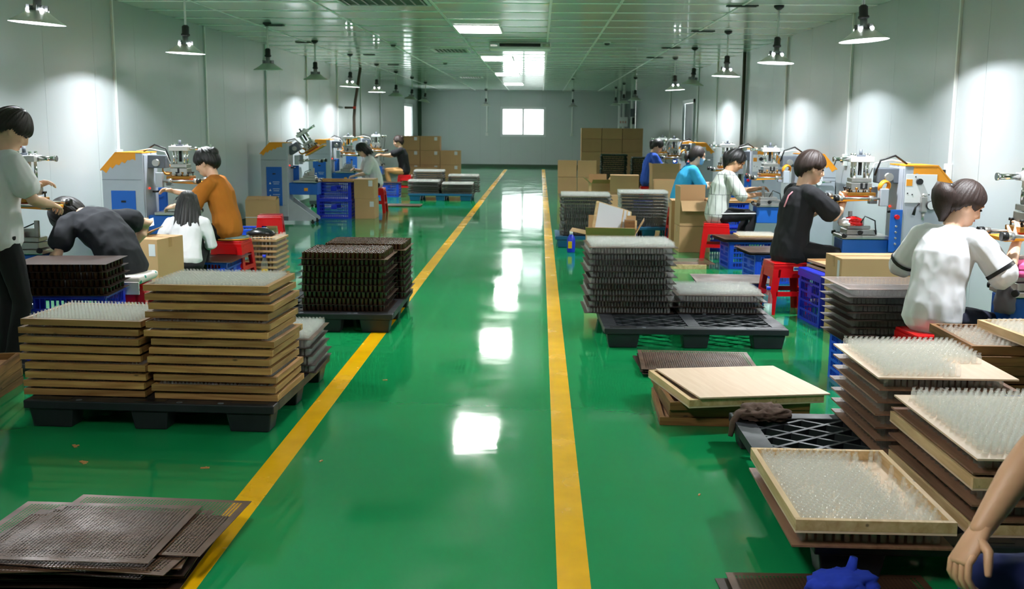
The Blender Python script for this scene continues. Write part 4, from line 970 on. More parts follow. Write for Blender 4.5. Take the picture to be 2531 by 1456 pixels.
# ================================================================ machines
mach = make_machine(); mu_ = []
for (x, y, rz, lb) in ((-4.13, 7.5, 0, 'grey printing machine half hidden behind the standing worker'), (-4.13, 10.8, 0, 'grey printing machine with blue side door in front of the ochre-shirted worker'),
        (-4.15, 17.0, 0, 'grey printing machine with raised head behind the strapped carton'), (-4.15, 20.5, 0, 'grey printing machine with blue side door where the far left worker in white works'), (-4.15, 24.0, 0, 'grey printing machine before the worker in tan trousers'),
        (3.27, 6.08, math.pi, 'grey printing machine cut off by the right edge of the view'), (3.2, 9.2, math.pi, 'grey printing machine with gauge beside the black-clad right worker'), (3.2, 12.8, math.pi, 'grey printing machine before the worker in the patterned blouse'),
        (3.11, 15.2, math.pi, 'grey printing machine before the worker in the cyan tee'), (3.04, 20.7, math.pi, 'grey printing machine before the worker in royal blue'), (3.1, 26.6-3.4, math.pi, 'farthest grey printing machine on the right')):
    mm = place(mach, mu_, (x, y, 0), rz, lb, 'screen printing machines')
    if 'raised head' in lb:
        pv = Matrix.Translation((.2, 0, 1.2)); tm = pv @ Matrix.Rotation(R(-32), 4, 'Y') @ pv.inverted()
        for c in mm.children:
            if c.name.split('.')[0] in ('head_top_plate', 'carriage', 'screen_holder', 'screen_frame', 'head_arm'): c.matrix_local = tm
# ================================================================ pallets
def pallet(name, x, y, w, d, m, label, rz=0):
    p = make_pallet(name, w, d, m); p.location = (x, y, 0); p.rotation_euler = (0, 0, rz); p['label'] = label; p['group'] = 'plastic pallets'; return p
pallet('plastic_pallet', -2.01, 5.91, 1.34, 1.26, M['blackp'], 'black plastic pallet under the stacked wooden trays', R(-2))
pallet('plastic_pallet', -1.62, 8.62, 1.0, 1.32, M['blackp'], 'black plastic pallet under the amber jars')
pallet('plastic_pallet', 1.145, 8.15, 1.34, 1.24, M['blackp'], 'half-empty black plastic pallet with open lattice deck beside the aisle', R(1))
pallet('plastic_pallet', 1.62, 4.42, 1.26, 1.72, M['blackp'], 'black plastic pallet under the plywood stacks with a rag on its corner')
pallet('plastic_pallet', -2.1, 22.9, 1.36, 1.2, M['tealp'], 'blue plastic pallet far left under four grey stacks')
pallet('plastic_pallet', .72, 14.35, 1.0, .9, M['tealp'], 'blue plastic pallet under the left of the two tall bottle stacks')
pallet('plastic_pallet', 1.60, 15.75, 1.0, .9, M['tealp'], 'blue plastic pallet under the right of the two tall bottle stacks')

# ================================================================ left: wooden trays with vials
pine_tray = make_tray('wooden_tray', .665, .52, .033, .026, .006, M['pine'], M['pine_y'], M['ply'], True); pt_used = []
def tray_stack(cx, cy, z0, n, dz, rz, where, jit=.020, kind='vial', pitch=.0195):
    for k in range(n):
        jx, jy = random.uniform(-jit, jit), random.uniform(-jit, jit)*.8; a = rz + random.uniform(-.022, .022)
        place(pine_tray, pt_used, (cx+jx, cy+jy, z0+k*dz), a, 'knotty pine tray %s, %s' % (where, nth(n-1-k)), 'pine trays on the left pallet')
        last = k == n-1
        grid(cx+jx, cy+jy, z0+k*dz+.0062, .60, .455, a, pitch, kind, .047 if last else dz-.0065, 'full' if last else 'rim')
tray_stack(-2.405, 5.66, .152, 9, .0472, R(-3), 'in the shorter wooden stack')
tray_stack(-1.70, 5.61, .152, 13, .0482, R(-3), 'in the taller wooden stack')
sheet_stack(-1.66, 6.24, .153, 5, .050, R(1), 'vial', .021, 'behind the taller wooden stack', top='full')
old_tray = make_tray('wooden_tray', .70, .56, .045, .024, .006, M['oldwood'], M['oldwood_y'], M['hard'], True); ot_used = []
for k in range(4): place(old_tray, ot_used, (-3.49+.01*k, 5.94-.012*k, .0+k*.05), R(6+2*k), 'worn wooden tray at the left edge of the view, %s' % nth(3-k), 'worn trays at the left edge')
# foreground perforated sheets
zz = 0.0
for k in range(13):
    last = k == 12; a = (R(-1.2) if last else R(random.choice((-6, -4, -2, 2, 4, 5)))+random.uniform(-.02, .02))
    px, py = (-1.66, 3.64) if last else (-1.62+random.uniform(-.03, .07), 3.65+random.uniform(-.03, .05))
    if k == 11: px, py, a = -1.50, 3.74, R(-3.5)
    if k == 10: px, py, a = -1.56, 3.62, R(-7)
    sheet(PERF if k > 8 else SHEET, (px, py, zz), (0, 0, a), 'rusty perforated sheet of the left foreground pile, %s' % nth(12-k), 'perforated sheets in the left foreground'); zz += .0095
# amber jars
sheet_stack(-1.515, 8.32, .153, 9, .0512, 0, 'amber', .0335, 'of the front amber-jar stack', top='full', jit=.008, solo_top=True, adj='dark metal sheet', w=.68, d=.58)
sheet_stack(-1.45, 8.95, .153, 9, .0512, 0, 'amber', .0335, 'of the rear amber-jar stack', top='full', jit=.008, adj='dark metal sheet')
# ---- crate with dark jar trays beside the standing worker
crate = make_crate('plastic_crate', .60, .42, .31, M['bluep']); cu = []
crate_deep = make_crate('plastic_crate', .60, .42, .31, M['bluep2']); cdu = []
crate_tall = make_crate('plastic_crate', .62, .44, .46, M['bluep2']); ctu = []
def crate_at(x, y, z, rz, label, kind=0): return place((crate, crate_deep, crate_tall)[kind], (cu, cdu, ctu)[kind], (x, y, z), rz, label, 'blue plastic crates')
crate_at(-3.20, 7.02, 0, R(4), 'tall blue crate under the dark jar trays beside the standing worker', 2)
sheet_stack(-3.17, 7.0, .462, 5, .052, R(5), 'amber', .037, 'on the tall blue crate', capsheet=True, w=.62, d=.48, me=plain(.62, .48, ST, M['metald'], 'metal_sheet'), mtop=plain(.62, .48, ST, M['metald'], 'metal_sheet'), adj='dark metal sheet', inset=.06)
# stools
stool = make_stool('plastic_stool', .45, M['redp']); su = []
def stool_at(x, y, rz, label): return place(stool, su, (x, y, 0), rz, label, 'red plastic stools')
stool_at(-3.0, 7.52, R(8), 'red plastic stool with a flowered cushion under the bent worker')
t = thing('seat_cushion', 'white flowered cushion on the red stool of the bent worker', 'cushion', (-3.0, 7.50, .452)); bm = nb(); bx(bm, 0, 0, .032, .36, .36, .06, .024)
for v in bm.verts: v.co += Vector((noise.noise(v.co*9), noise.noise(v.co*9+Vector((4, 0, 0))), noise.noise(v.co*9+Vector((0, 4, 0)))*.5))*.02
for f_ in bm.faces: f_.smooth = True
obj('cover', bm, M['flower'], t); bm = nb(); bx(bm, .03, -.19, -.02, .28, .01, .09, .004); obj('hanging_edge', bm, M['flower'], t)
stool_at(-3.06, 10.38, R(-5), 'red plastic stool with a grey green pad under the ochre-shirted worker')
t = thing('seat_pad', 'grey green pad on the stool of the ochre-shirted worker', 'cushion', (-3.06, 10.38, .452)); bm = nb(); lathe(bm, [(.15, 0), (.165, .012), (.16, .028), (.12, .034)], 20); obj('pad', bm, M['cushgrn'], t, smooth=True); bm = nb(); lathe(bm, [(.166, .004), (.169, .01), (.166, .016)], 20, cap0=False, cap1=False); obj('piping', bm, M['orange'], t)
stool_at(-3.42, 13.3, R(10), 'red plastic stool standing empty behind the ochre-shirted worker'); crate_at(-3.74, 13.0, 0, R(5), 'blue crate beside the empty red stool on the left', 0)
stool_at(-2.98, 19.25, 0, 'red plastic stool of the far left worker in white on the left'); stool_at(-3.1, 24.35, 0, 'red plastic stool of the worker in tan trousers')
stool_at(2.16, 9.2, R(6), 'red plastic stool under the black-clad right worker'); stool_at(2.16, 12.85, R(-8), 'red plastic stool under the worker in the patterned blouse')
stool_at(2.27, 6.02, R(5), 'red plastic stool under the worker with banded sleeves'); stool_at(2.02, 15.15, 0, 'red plastic stool under the worker in the cyan tee'); stool_at(2.12, 20.65, 0, 'red plastic stool under the worker in royal blue')
t = thing('stool_sticker', 'small blue and white sticker on the stool of the black-clad right worker', 'sticker', (2.18, 9.037, .40)); bm = nb(); bx(bm, .06, -.004, 0, .09, .002, .035); obj('paper', bm, M['sticker'], t); bm = nb(); bx(bm, .04, -.0055, 0, .04, .001, .02); obj('print', bm, M['mblue'], t)
crate_at(-3.13, 9.99, 0, R(90), 'blue crate topped with a dark sheet between crouching worker and ochre shirt', 0); sheet(SHEETY, (-3.13, 9.99, .3125), 0, 'dark sheet on the crate between crouching worker and ochre shirt', 'loose metal sheets')
# cartons and clutter, left
carton(-3.58, 8.95, 0, .32, .42, .62, R(6), 'open carton between the bent worker and the crouching worker', open_=1, flaps=(95, 150, 100, 95))
carton(-3.24, 8.80, 0, .26, .40, .64, R(-12), 'taped carton with white sticker left of the crouching worker', sticker=('f', .08, .55, .06, .10))
t = thing('paper_sheet', 'white paper lying on the open carton by the crouching worker', 'paper', (-3.50, 9.1, .70), .3); bm = nb(); bx(bm, 0, 0, 0, .26, .20, .002, rot=Euler((.25, -.3, 0))); obj('leaf', bm, M['ragwhite'], t)
# jars in kraft trays
kraft = make_tray('kraft_tray', .36, .52, .022, .008, .004, M['card'], M['card'], M['card']); ku = []
for k in range(8):
    place(kraft, ku, (-2.88+random.uniform(-.008, .008), 10.98, k*.056), R(random.uniform(-2, 2)), 'kraft tray of clear jars behind the red stool, %s' % nth(7-k), 'kraft trays of jars on the left'); grid(-2.88, 10.98, k*.056+.0042, .34, .50, 0, .036, 'bottle', .05, 'rim')
t = thing('shoulder_bag', 'black glossy bag lying on the kraft trays of jars', 'bag', (-2.92, 10.95, .4225)); obj('pouch', crumple(3, .15, .10, .05, .2, 3), M['bag'], t, smooth=True); bm = nb(); tube(bm, [(-.1, 0, .05), (-.05, .06, .08), (.05, .06, .08), (.12, 0, .05)], .008); obj('strap', bm, M['bag'], t)
def drink(x, y, z, h, label, liquid, cap):
    t = thing('drink_bottle', label, 'bottle', (x, y, z)); r = h*.135
    bm = nb(); lathe(bm, [(r*.9, 0), (r, .01), (r, h*.62), (r*.85, h*.72), (r*.42, h*.86), (r*.42, h*.9)], 14, cap1=False); obj('body', bm, M['pet'], t)
    bm = nb(); lathe(bm, [(r*.86, .004), (r*.94, .012), (r*.94, h*.45)], 14); obj('liquid', bm, M[liquid], t)
    bm = nb(); lathe(bm, [(r*.5, h*.9), (r*.5, h)], 14); obj('cap', bm, M[cap], t)
drink(-2.80, 10.60, 0, .27, 'bottle of yellow drink with blue cap by the kraft trays', 'juice', 'cap'); drink(1.95, 8.85, 0, .27, 'clear water bottle with blue cap between pallet and red stool', 'water', 'cap')
t = thing('detergent_bottle', 'blue detergent bottle with white cap on the floor beside the aisle', 'bottle', (.415, 13.4, 0)); bm = nb(); lathe(bm, [(.048, 0), (.052, .01), (.052, .17), (.03, .215), (.02, .23)], 16); obj('body', bm, M['bluep2'], t); bm = nb(); lathe(bm, [(.022, .23), (.022, .27)], 14); obj('cap', bm, M['wcap'], t); bm = nb(); bx(bm, -.015, -.0515, .10, .05, .006, .09, .002); obj('yellow_label', bm, M['juice'], t)
c_ = carton(-4.30, 16.62-.35, 0, .46, .5, .43, R(8), 'open-topped carton with white strap in front of the raised-head machine', open_=1, flaps=(12, 4, 12, 4))
bm = nb(); bx(bm, 0, 0, .17, .466, .506, .012); obj('strap', bm, M['sticker'], c_)
crate_at(-3.50, 18.08, 0, 0, 'lower blue crate of the pair in front of the far left worker in white', 1); crate_at(-3.50, 18.08, .312, 0, 'upper blue crate of the pair in front of the far left worker in white', 1)
place(pine_tray, pt_used, (-3.48, 18.06, .624), 0, 'pine tray lying on the two blue crates at the left', 'pine trays on crates')
carton(-2.97, 18.1, 0, .34, .46, .34, 0, 'lower carton with white sticker beside the two blue crates', sticker=('f', .12, .25, .07, .09)); carton(-2.98, 18.1, .342, .34, .46, .33, 0, 'upper carton with white sticker beside the two blue crates', sticker=('f', .11, .26, .07, .10))
crate_at(-3.42, 23.6, 0, 0, 'blue crate in front of the worker in tan trousers', 0); sheet(SHEET, (-3.42, 23.6, .312), .05, 'metal sheet lying on the crate before the worker in tan trousers', 'loose metal sheets')
sheet(PERF, (-2.68, 20.85, .02), 0, 'dark perforated sheet on the floor before the blue pallet', 'loose metal sheets'); 
bm = nb(); bx(bm, -2.68, 20.85, .01, .66, .5, .0195); tag(obj('wooden_board', bm, M['oldwood']), 'worn board under the dark sheet before the blue pallet', 'board', 'loose boards')
for (x, y, n_, wh) in ((-2.47, 22.62, 6, 'front left'), (-1.74, 22.60, 5, 'front right'), (-2.42, 23.2, 10, 'rear left'), (-1.66, 23.2, 8, 'rear right')):
    sheet_stack(x, y, .153, n_, .0475, 0, 'vial', .024, 'in the %s stack on the blue pallet' % wh, mtop=SHEET, jit=.008)
ii = 0
for r_, (z, cols) in enumerate(((0, 3), (.42, 3), (.84, 2))):
    for c in range(cols):
        carton(-3.86+.60*c-(.0 if r_ < 2 else 0), 31.7, z, .585, .45, .415, 0, 'carton in the far left pile, %s row, %s' % (('bottom', 'middle', 'top')[r_], ('leftmost', 'second from left', 'third from left')[c]), 'far left cartons', sticker=('f', .17, .34, .09, .1))
carton(-3.4, 31.0, 0, .8, .4, .36, 0, 'wide carton lying in front of the far left pile', 'far left cartons')

# ================================================================ right
sheet_stack(.72, 8.40, .153, 12, .0468, R(2), 'vial', .0235, 'in the tall stack on the lattice pallet', jit=.014)
sheet_stack(1.44, 8.44, .153, 4, .0468, R(1), 'vial', .0235, 'in the low stack on the lattice pallet', jit=.014)
sheet_stack(.63, 14.32, .153, 12, .0468, 0, 'vial', .0235, 'in the left of the two tall stacks behind', mtop=SHEET, jit=.01); sheet_stack(1.54, 15.72, .153, 11, .0468, 0, 'vial', .0235, 'in the right of the two tall stacks behind', mtop=SHEET, jit=.01, w=.76)
# loose sheets, boards, rag
for k in range(5): sheet(PERFBIG if k == 4 else SHEET, (1.07-.012*(4-k), 6.95-.008*(4-k), .022+.006*k), R((2, -3, 1, -2, -2.5)[k]), 'perforated sheet on the floor before the lattice pallet, %s' % nth(4-k), 'perforated sheets before the lattice pallet')
bm = nb(); bx(bm, 1.04, 6.93, .01, .62, .46, .02); tag(obj('wooden_board', bm, M['oldwood']), 'worn board under the perforated sheets before the lattice pallet', 'board', 'loose boards')
big_old = make_tray('wooden_tray', .76, .66, .045, .026, .007, M['oldwood'], M['oldwood_y'], M['hard'], True); bo = []
big_new = make_tray('wooden_tray', .76, .70, .045, .026, .009, M['rail'], M['rail'], M['ply']); bn = []
for k, (a, dx, dy) in enumerate(((-2, .0, 0), (1.5, .03, .02), (3, .02, .0))): place(big_old, bo, (1.06+dx, 5.86+dy, .046*k), R(a), 'worn tray in the floor pile of trays, %s' % ('bottom', 'second from bottom', 'third from bottom')[k], 'tray pile on the right')
place(big_new, bn, (1.10, 5.80, .140), R(12), 'pale tray under the top board of the floor pile', 'tray pile on the right')
bm = nb(); bx(bm, 0, 0, .0045, .74, .70, .009, .001); o = obj('plywood_board', bm, M['ply'], None, (1.135, 5.785, .187)); o.rotation_euler = (R(-.5), R(.8), R(13)); tag(o, 'pale plywood board on top of the floor pile of trays', 'board')
t = thing('rag', 'brown crumpled rag on the corner of the near pallet', 'rag', (1.14, 5.16, .1525)); obj('cloth', crumple(5, .12, .075, .045, .5, 4, 2.6), M['rag'], t, smooth=True); bm = nb(); tube(bm, [(-.08, -.02, .04), (-.13, -.03, .03), (-.158, -.05, -.005), (-.175, -.08, -.07)], [.015, .02, .018, .012], 8); obj('hanging_end', bm, M['rag'], t, smooth=True)
# ---- near pallet: front tray
ply = plain(.64, .90, .008, M['plyd'], 'plywood_sheet', .0006); plyf = plain(.56, .84, .008, M['plyd'], 'plywood_sheet', .0006); plyl = plain(.64, .90, .008, M['ply'], 'plywood_sheet', .0006); plys = plain(.62, .74, .008, M['plyd'], 'plywood_sheet', .0006); plysl = plain(.62, .74, .008, M['ply'], 'plywood_sheet', .0006)
sheet(plyf, (1.185, 3.93, .1525), R(-1), 'brown plywood sheet under the nearest tray of bottles', 'plywood sheets', 'plywood_sheet', 'plywood sheet')
grid(1.185, 3.93, .1606, .50, .78, R(-1), .030, 'bottle', .049, 'rim', hex_=False)
near_tray = make_tray('wooden_tray', .555, .83, .048, .022, .008, M['rail'], M['rail'], M['ply']); ntu = []
place(near_tray, ntu, (1.185, 3.915, .2098), R(-.5), 'pale wooden tray full of clear bottles nearest the camera', 'pale trays')
def gap(x, y, i, j):
    if y > .55 and x > .3 and random.random() < .25: return True
    if x > .55 and y > -.7: return random.random() < .55 or (x < .78 and y > -.2 and random.random() < .6)
    return random.random() < .02
grid(1.185, 3.915, .218, .495, .765, R(-.5), .0265, 'bottle', None, 'full', skip=gap, solo=True)
# stacks of plywood with bottles
def ply_stack(cx, cy, seq, w, d, me, mel, where, near_me=None):
    n = len(seq)
    for k, (z, typ) in enumerate(seq):
        last = k == n-1; lb = nth(n-1-k); jx, jy = random.uniform(-.008, .008), random.uniform(-.012, .012)
        if typ == 's': sheet(mel if last else me, (cx+jx, cy+jy, z), random.uniform(-.008, .008), 'plywood sheet of the %s stack, %s' % (where, lb), 'plywood sheets', 'plywood_sheet', 'plywood sheet'); zt = z+.0082
        else: place(ptray, ptu, (cx+jx, cy+jy, z), 0, 'pale tray of the %s stack, %s' % (where, lb), 'pale trays'); zt = z+.0082
        yield k, last, cx+jx, cy+jy, zt
ptray = make_tray('wooden_tray', .64, .90, .046, .022, .008, M['rail'], M['rail'], M['ply']); ptu = []
seq1 = [(.1525+.0575*k, 's') for k in range(7)]
for k, last, x, y, zt in ply_stack(1.835, 4.985, seq1, .62, .74, plys, plysl, 'rear plywood'):
    grid(x, y, zt, .54, .66, 0, .027, 'bottle', None if last else .049, 'full' if last else 'rim', skip=(lambda a, b, i, j: a > .25 and b < -.15 + .25*noise.noise(Vector((i*.4, j*.4, 0)))) if last else None)
seq2 = [(.1525, 't'), (.2095, 's'), (.267, 's'), (.3245, 't'), (.3815, 's'), (.439, 's')]
for k, last, x, y, zt in ply_stack(1.885, 4.085, seq2, .64, .90, ply, plyl, 'near plywood'):
    nx = seq2[k+1][0]-zt-.0004 if not last else None
    grid(x, y, zt, .55, .80, 0, .027, 'bottle', nx, 'full' if last else 'rim', jit=.0035 if last else .0015)
# near floor sheets and blue cloth
for k in range(2): sheet(PERF if k else SHEET, (1.01+.03*k, 3.32+.01*k, .002+.012*k), R((3, .5)[k]), 'dark perforated sheet at the bottom edge of the view, %s' % ('under the other', 'with a blue cloth on it')[k], 'perforated sheets at the bottom edge')
t = thing('blue_cloth', 'crumpled blue cloth on the sheet at the bottom edge', 'cloth', (1.06, 3.43, .0168)); obj('cloth', crumple(8, .11, .07, .055, .5, 4, 1.6), M['ragblue'], t, smooth=True)
bm = nb(); tube(bm, [(.02, .01, .05), (.03, .02, .10), (.035, .02, .13)], [.03, .018, .014], 8); obj('twisted_end', bm, M['ragblue'], t, smooth=True); 
t2 = obj('fold', crumple(9, .05, .04, .03, .6, 3), M['ragblue'], t, (.085, -.05, 0), smooth=True)
# ---- stacked worn trays by the worker with banded sleeves
crate_at(2.47, 5.42, 0, R(90), 'blue crate under the worn trays beside the worker with banded sleeves', 1)
old_nar = make_tray('wooden_tray', .62, .60, .046, .024, .006, M['oldwood'], M['oldwood_y'], M['hard'], True); onu = []
for k in range(5): place(old_nar, onu, (2.45+.012*(k % 2), 5.40+.015*((k*2) % 3-1), .3125+.0475*k), R((2, -2, 1, -3, -1)[k]), 'worn wooden tray beside the worker with banded sleeves, %s' % nth(4-k), 'worn trays on the right')
grid(2.45, 5.40, .5095, .55, .52, 0, .027, 'bottle', None, 'full', skip=lambda a, b, i, j: (i+j) % 3 == 0 and random.random() < .6 or a > .2)
tt = place(near_tray, ntu, (2.62, 5.20, .573), (R(-3), R(-2), R(-3)), 'pale tray lying askew on the worn trays with a patch of bottles', 'pale trays')
mt = Matrix.Translation((2.62, 5.20, .573)) @ Euler((R(-3), R(-2), R(-3))).to_matrix().to_4x4()
for j in range(14):
    for i in range(10):
        if i+random.random()*2 > 9.5-(j < 3)*3: continue
        p = mt @ Vector((-.235+i*.027+(j % 2)*.012, .37-j*.026, .0085)); PTS['bottle'].append((p.x, p.y, p.z, .05))
# ---- crate, sheet stack and cartons behind
crate_at(2.20, 6.56, 0, R(2), 'blue crate under the dark sheet stack left of the worker with banded sleeves', 0)
sheet_stack(2.20, 6.56, .3125, 8, .0475, R(2), 'bottle', .025, 'left of the worker with banded sleeves', capsheet=True, jit=.012, w=.66, d=.5)
carton(2.58, 8.18, 0, .56, .36, .33, R(3), 'lower of the two brown cartons behind the dark sheet stack', sticker=('l', -.05, .27, .05, .1)); carton(2.58, 8.18, .332, .58, .38, .29, R(3), 'upper of the two brown cartons behind the dark sheet stack', sticker=('l', -.12, .2, .05, .14))
cl_ = make_crate('plastic_crate', .40, .52, .42, M['bluep2'], lid=True, nv=9); cl_.location = (2.44, 8.68, 0); cl_.rotation_euler = (0, 0, R(6)); cl_['label'] = 'lidded blue crate beside the stool of the black-clad right worker'; cl_['group'] = 'blue plastic crates'
for k in range(2): place(kraft, ku, (2.50, 8.72, .437+.04*k), R(8), 'flat kraft tray on the lidded blue crate, %s' % ('lower', 'upper')[k], 'kraft trays on the right')
crate_at(2.45, 12.22, 0, R(5), 'blue slatted crate in front of the worker in the patterned blouse', 0)
for k in range(4): sheet(PERF if k == 3 else SHEET, (2.42, 12.21, .3125+.011*k), R(4+k), 'metal sheet on the slatted crate before the patterned blouse, %s' % nth(3-k), 'sheets on the slatted crate')
vt = make_tray('wooden_tray', .46, .36, .022, .014, .005, M['rail'], M['rail'], M['ply']); vt.location = (2.52, 12.24, .349); vt['label'] = 'small tray of vials on the sheets before the patterned blouse'; vt['group'] = 'pale trays'; grid(2.52, 12.24, .3545, .41, .31, 0, .0215, 'vial')
crate_at(2.50, 11.05, 0, R(8), 'blue crate with sheets on it behind the black-clad right worker', 0)
for k in range(3): sheet(PERF if k == 2 else SHEET, (2.47, 11.03, .3125+.014*k), R(6), 'metal sheet on the crate behind the black-clad right worker, %s' % nth(2-k), 'sheets on the crate behind the black-clad right worker')
crate_low = make_crate('plastic_crate', .50, .40, .20, M['bluep2']); crate_low.location = (1.80, 9.75, 0); crate_low['label'] = 'low blue crate under a loose sheet behind the lattice pallet'; crate_low['group'] = 'blue plastic crates'
for k in range(2): sheet(PERF if k else SHEET, (1.79, 9.72, .2025+.008*k), R(-4+3*k), 'loose metal sheet on the low blue crate, %s' % ('lower', 'upper')[k], 'sheets on the low crate')
sheet(PERF, (1.66, 12.2, .052), R(2), 'perforated sheet lying on a batten beside the patterned-blouse stool', 'loose metal sheets'); bm = nb(); bx(bm, 1.66, 12.05, .025, .5, .3, .05); tag(obj('wooden_board', bm, M['rail']), 'thick pale board under the sheet beside the patterned-blouse stool', 'board', 'loose boards')
carton(2.0, 13.75, 0, .40, .42, .33, R(2), 'lower carton with white sticker beside the patterned-blouse worker', sticker=('f', .13, .27, .06, .08)); carton(2.0, 13.75, .332, .40, .42, .33, R(2), 'upper open carton beside the patterned-blouse worker', open_=1, flaps=(222, 178, 92, 92))
carton(1.96, 14.95-.55, 0, .34, .4, .62, R(-3), 'tall carton behind the open carton on the right')
crate_at(2.44, 14.05, 0, R(3), 'lower blue crate between the patterned blouse and the cyan tee', 1); crate_at(2.44, 14.05, .312, R(3), 'upper blue crate between the patterned blouse and the cyan tee', 0)
place(pine_tray, pt_used, (2.50, 14.05, .624), R(10), 'pine tray on the two blue crates before the cyan tee', 'pine trays on crates')
carton(.74, 10.75, 0, .50, .36, .52, R(-6), 'open carton holding framed boards behind the tall bottle stack', open_=1, flaps=(150, 120, 100, 170))
fb = thing('framed_board', '', 'framed board'); bm = nb(); bx(bm, 0, 0, .19, .30, .012, .36); obj('face', bm, M['sticker'], fb)
for c in ((0, .19*2-.012, .34, .03), (0, .012, .34, .03)): bm = nb(); bx(bm, c[0], .012, c[1], c[2], .03, .024, .002); obj('rail', bm, M['rail'], fb)
for s in (-1, 1): bm = nb(); bx(bm, s*.158, .012, .19, .024, .03, .33, .002); obj('rail', bm, M['rail'], fb)
for k in range(3):
    tgt = fb if k == 0 else dup(fb, (0, 0, 0)); tgt.location = (.68+.055*k, 10.72+.04*k, .44-.012*k); tgt.rotation_euler = (R(-10-4*k), R(16), R(28)); tgt['label'] = 'white-faced framed board leaning in the carton, %s' % ('foremost', 'second', 'rearmost')[k]; tgt['group'] = 'framed boards'
bm = nb(); bx(bm, 0, 0, 0, .10, .12, .10); o = obj('wood_block', bm, M['oldwood'], None, (.93, 10.8, .60)); bm = nb(); bx(bm, .06, -.05, 0, .02, .02, .10); obj('peg', bm, M['rail'], o); tag(o, 'wooden block on the carton of framed boards', 'wood block')
# far right cartons
for r_ in range(2):
    for c in range(2): carton(.67+.47*c, 25.5, .39*r_, .45, .45, .385, R(random.uniform(-3, 3)), 'carton of the square pile beside the aisle, %s %s' % (('lower', 'upper')[r_], ('left', 'right')[c]), 'square carton pile', tape=True)
for r_ in range(4):
    for c in range(3): carton(1.60+.64*c, 33.3+.02*r_, .40*r_, .625, .5, .395 if r_ < 3 else .33, 0, 'carton in the big far right pile, %s row, %s' % (('bottom', 'second', 'third', 'top')[r_], ('left', 'middle', 'right')[c]), 'big far right carton pile', open_=0)
sheet_stack(1.90, 27.3, .0, 18, .0495, 0, 'green', .034, 'of the larger dark green stack', mtop=SHEET, adj='dark sheet', mode='near'); sheet_stack(2.78, 28.4, .0, 16, .0495, 0, 'green', .034, 'of the smaller dark green stack', mtop=SHEET, adj='dark sheet', mode='near')
carton(1.60, 20.2, 0, .54, .42, .35, R(3), 'lower carton of the pair before the dark green stack'); carton(1.62, 20.2, .352, .54, .42, .33, R(-4), 'upper carton of the pair before the dark green stack')
carton(1.17, 20.7, 0, .36, .40, .50, R(5), 'open carton left of the pair before the dark green stack', open_=1, flaps=(150, 120, 100, 140))
carton(2.32, 19.75, 0, .52, .38, .40, 0, 'lower carton in front of the worker in royal blue'); carton(2.32, 19.75, .402, .50, .36, .36, R(3), 'upper open carton in front of the worker in royal blue', open_=1, flaps=(95, 100, 120, 95))
crate_at(1.75, 18.6, 0, R(4), 'blue crate on the floor before the worker in royal blue', 1); carton(1.33, 17.6, 0, .42, .40, .46, R(4), 'small carton behind the left tall bottle stack'); carton(2.1, 17.3, 0, .46, .40, .56, R(-5), 'carton with loose flap behind the right tall bottle stack', open_=1, flaps=(100, 150, 90, 95))
# cloths and lamps on machines
t = thing('pink_cloth', 'pink cloth on the table of the machine at the right edge', 'cloth', (2.78, 6.03, .772)); obj('cloth', crumple(12, .09, .07, .06, .5, 3), M['ragpink'], t, smooth=True)
t = thing('grey_cloth', 'grey cloth hanging from the machine table at the right edge', 'cloth', (2.66, 5.98, .57)); obj('cloth', crumple(13, .05, .07, .10, .4, 3), M['raggrey'], t, smooth=True)
t = thing('red_cloth', 'red and white cloth on the machine table of the black-clad right worker', 'cloth', (2.70, 9.12, .772)); obj('cloth', crumple(14, .08, .06, .05, .5, 3), M['redp'], t, smooth=True); obj('white_fold', crumple(15, .05, .05, .04, .4, 3), M['ragwhite'], t, (-.07, -.02, -.0), smooth=True)
def worklamp(x, y, z, lb):
    t = thing('work_lamp', lb, 'lamp', (x, y, z)); bm = nb(); lathe(bm, [(.03, 0), (.03, .015)], 12); obj('base', bm, M['black'], t)
    bm = nb(); tube(bm, [(0, 0, .01), (-.02, -.02, .12), (-.07, -.03, .20), (-.10, -.03, .19)], .006); obj('gooseneck', bm, M['chrome'], t)
    bm = nb(); lathe(bm, [(.012, .03), (.026, .0)], 14, (-.11, -.03, .175), cap1=False); sh = obj('lamp_shade', bm, M['black'], t)
    bm = nb(); bmesh.ops.create_uvsphere(bm, u_segments=12, v_segments=8, radius=.018, matrix=Matrix.Translation((-.11, -.03, .172))); obj('bulb', bm, M['glow'], sh, smooth=True)
worklamp(2.93, 5.96, .772, 'small lit work lamp on the machine at the right edge'); worklamp(2.72, 20.62, .772, 'small lit work lamp on the machine before the worker in royal blue')
# scraps on the floor
for k, (x, y, w) in enumerate(((-.96, 6.46, .03), (-1.03, 4.83, .02), (-2.3, 5.0, .045), (-1.55, 4.7, .04), (.72, 4.45, .02), (-2.15, 4.75, .05))):
    bm = nb(); bx(bm, 0, 0, .002, w, w*.35, .004, rot=Euler((0, 0, k*1.1))); bx(bm, w*.2, w*.1, .003, w*.5, w*.2, .004, rot=Euler((0, 0, k*1.7+.6))); o = obj('floor_scrap', bm, M['pine'], None, (x, y, 0)); tag(o, ('wood chip on the aisle floor beside the taller stack', 'wood chip beside the yellow line near the front', 'wood chip left of the foreground sheets', 'wood chip between wooden stacks and foreground sheets', 'wood chip right of the aisle near the pallet', 'long splinter behind the foreground sheets')[k], 'wood chip', 'floor scraps')

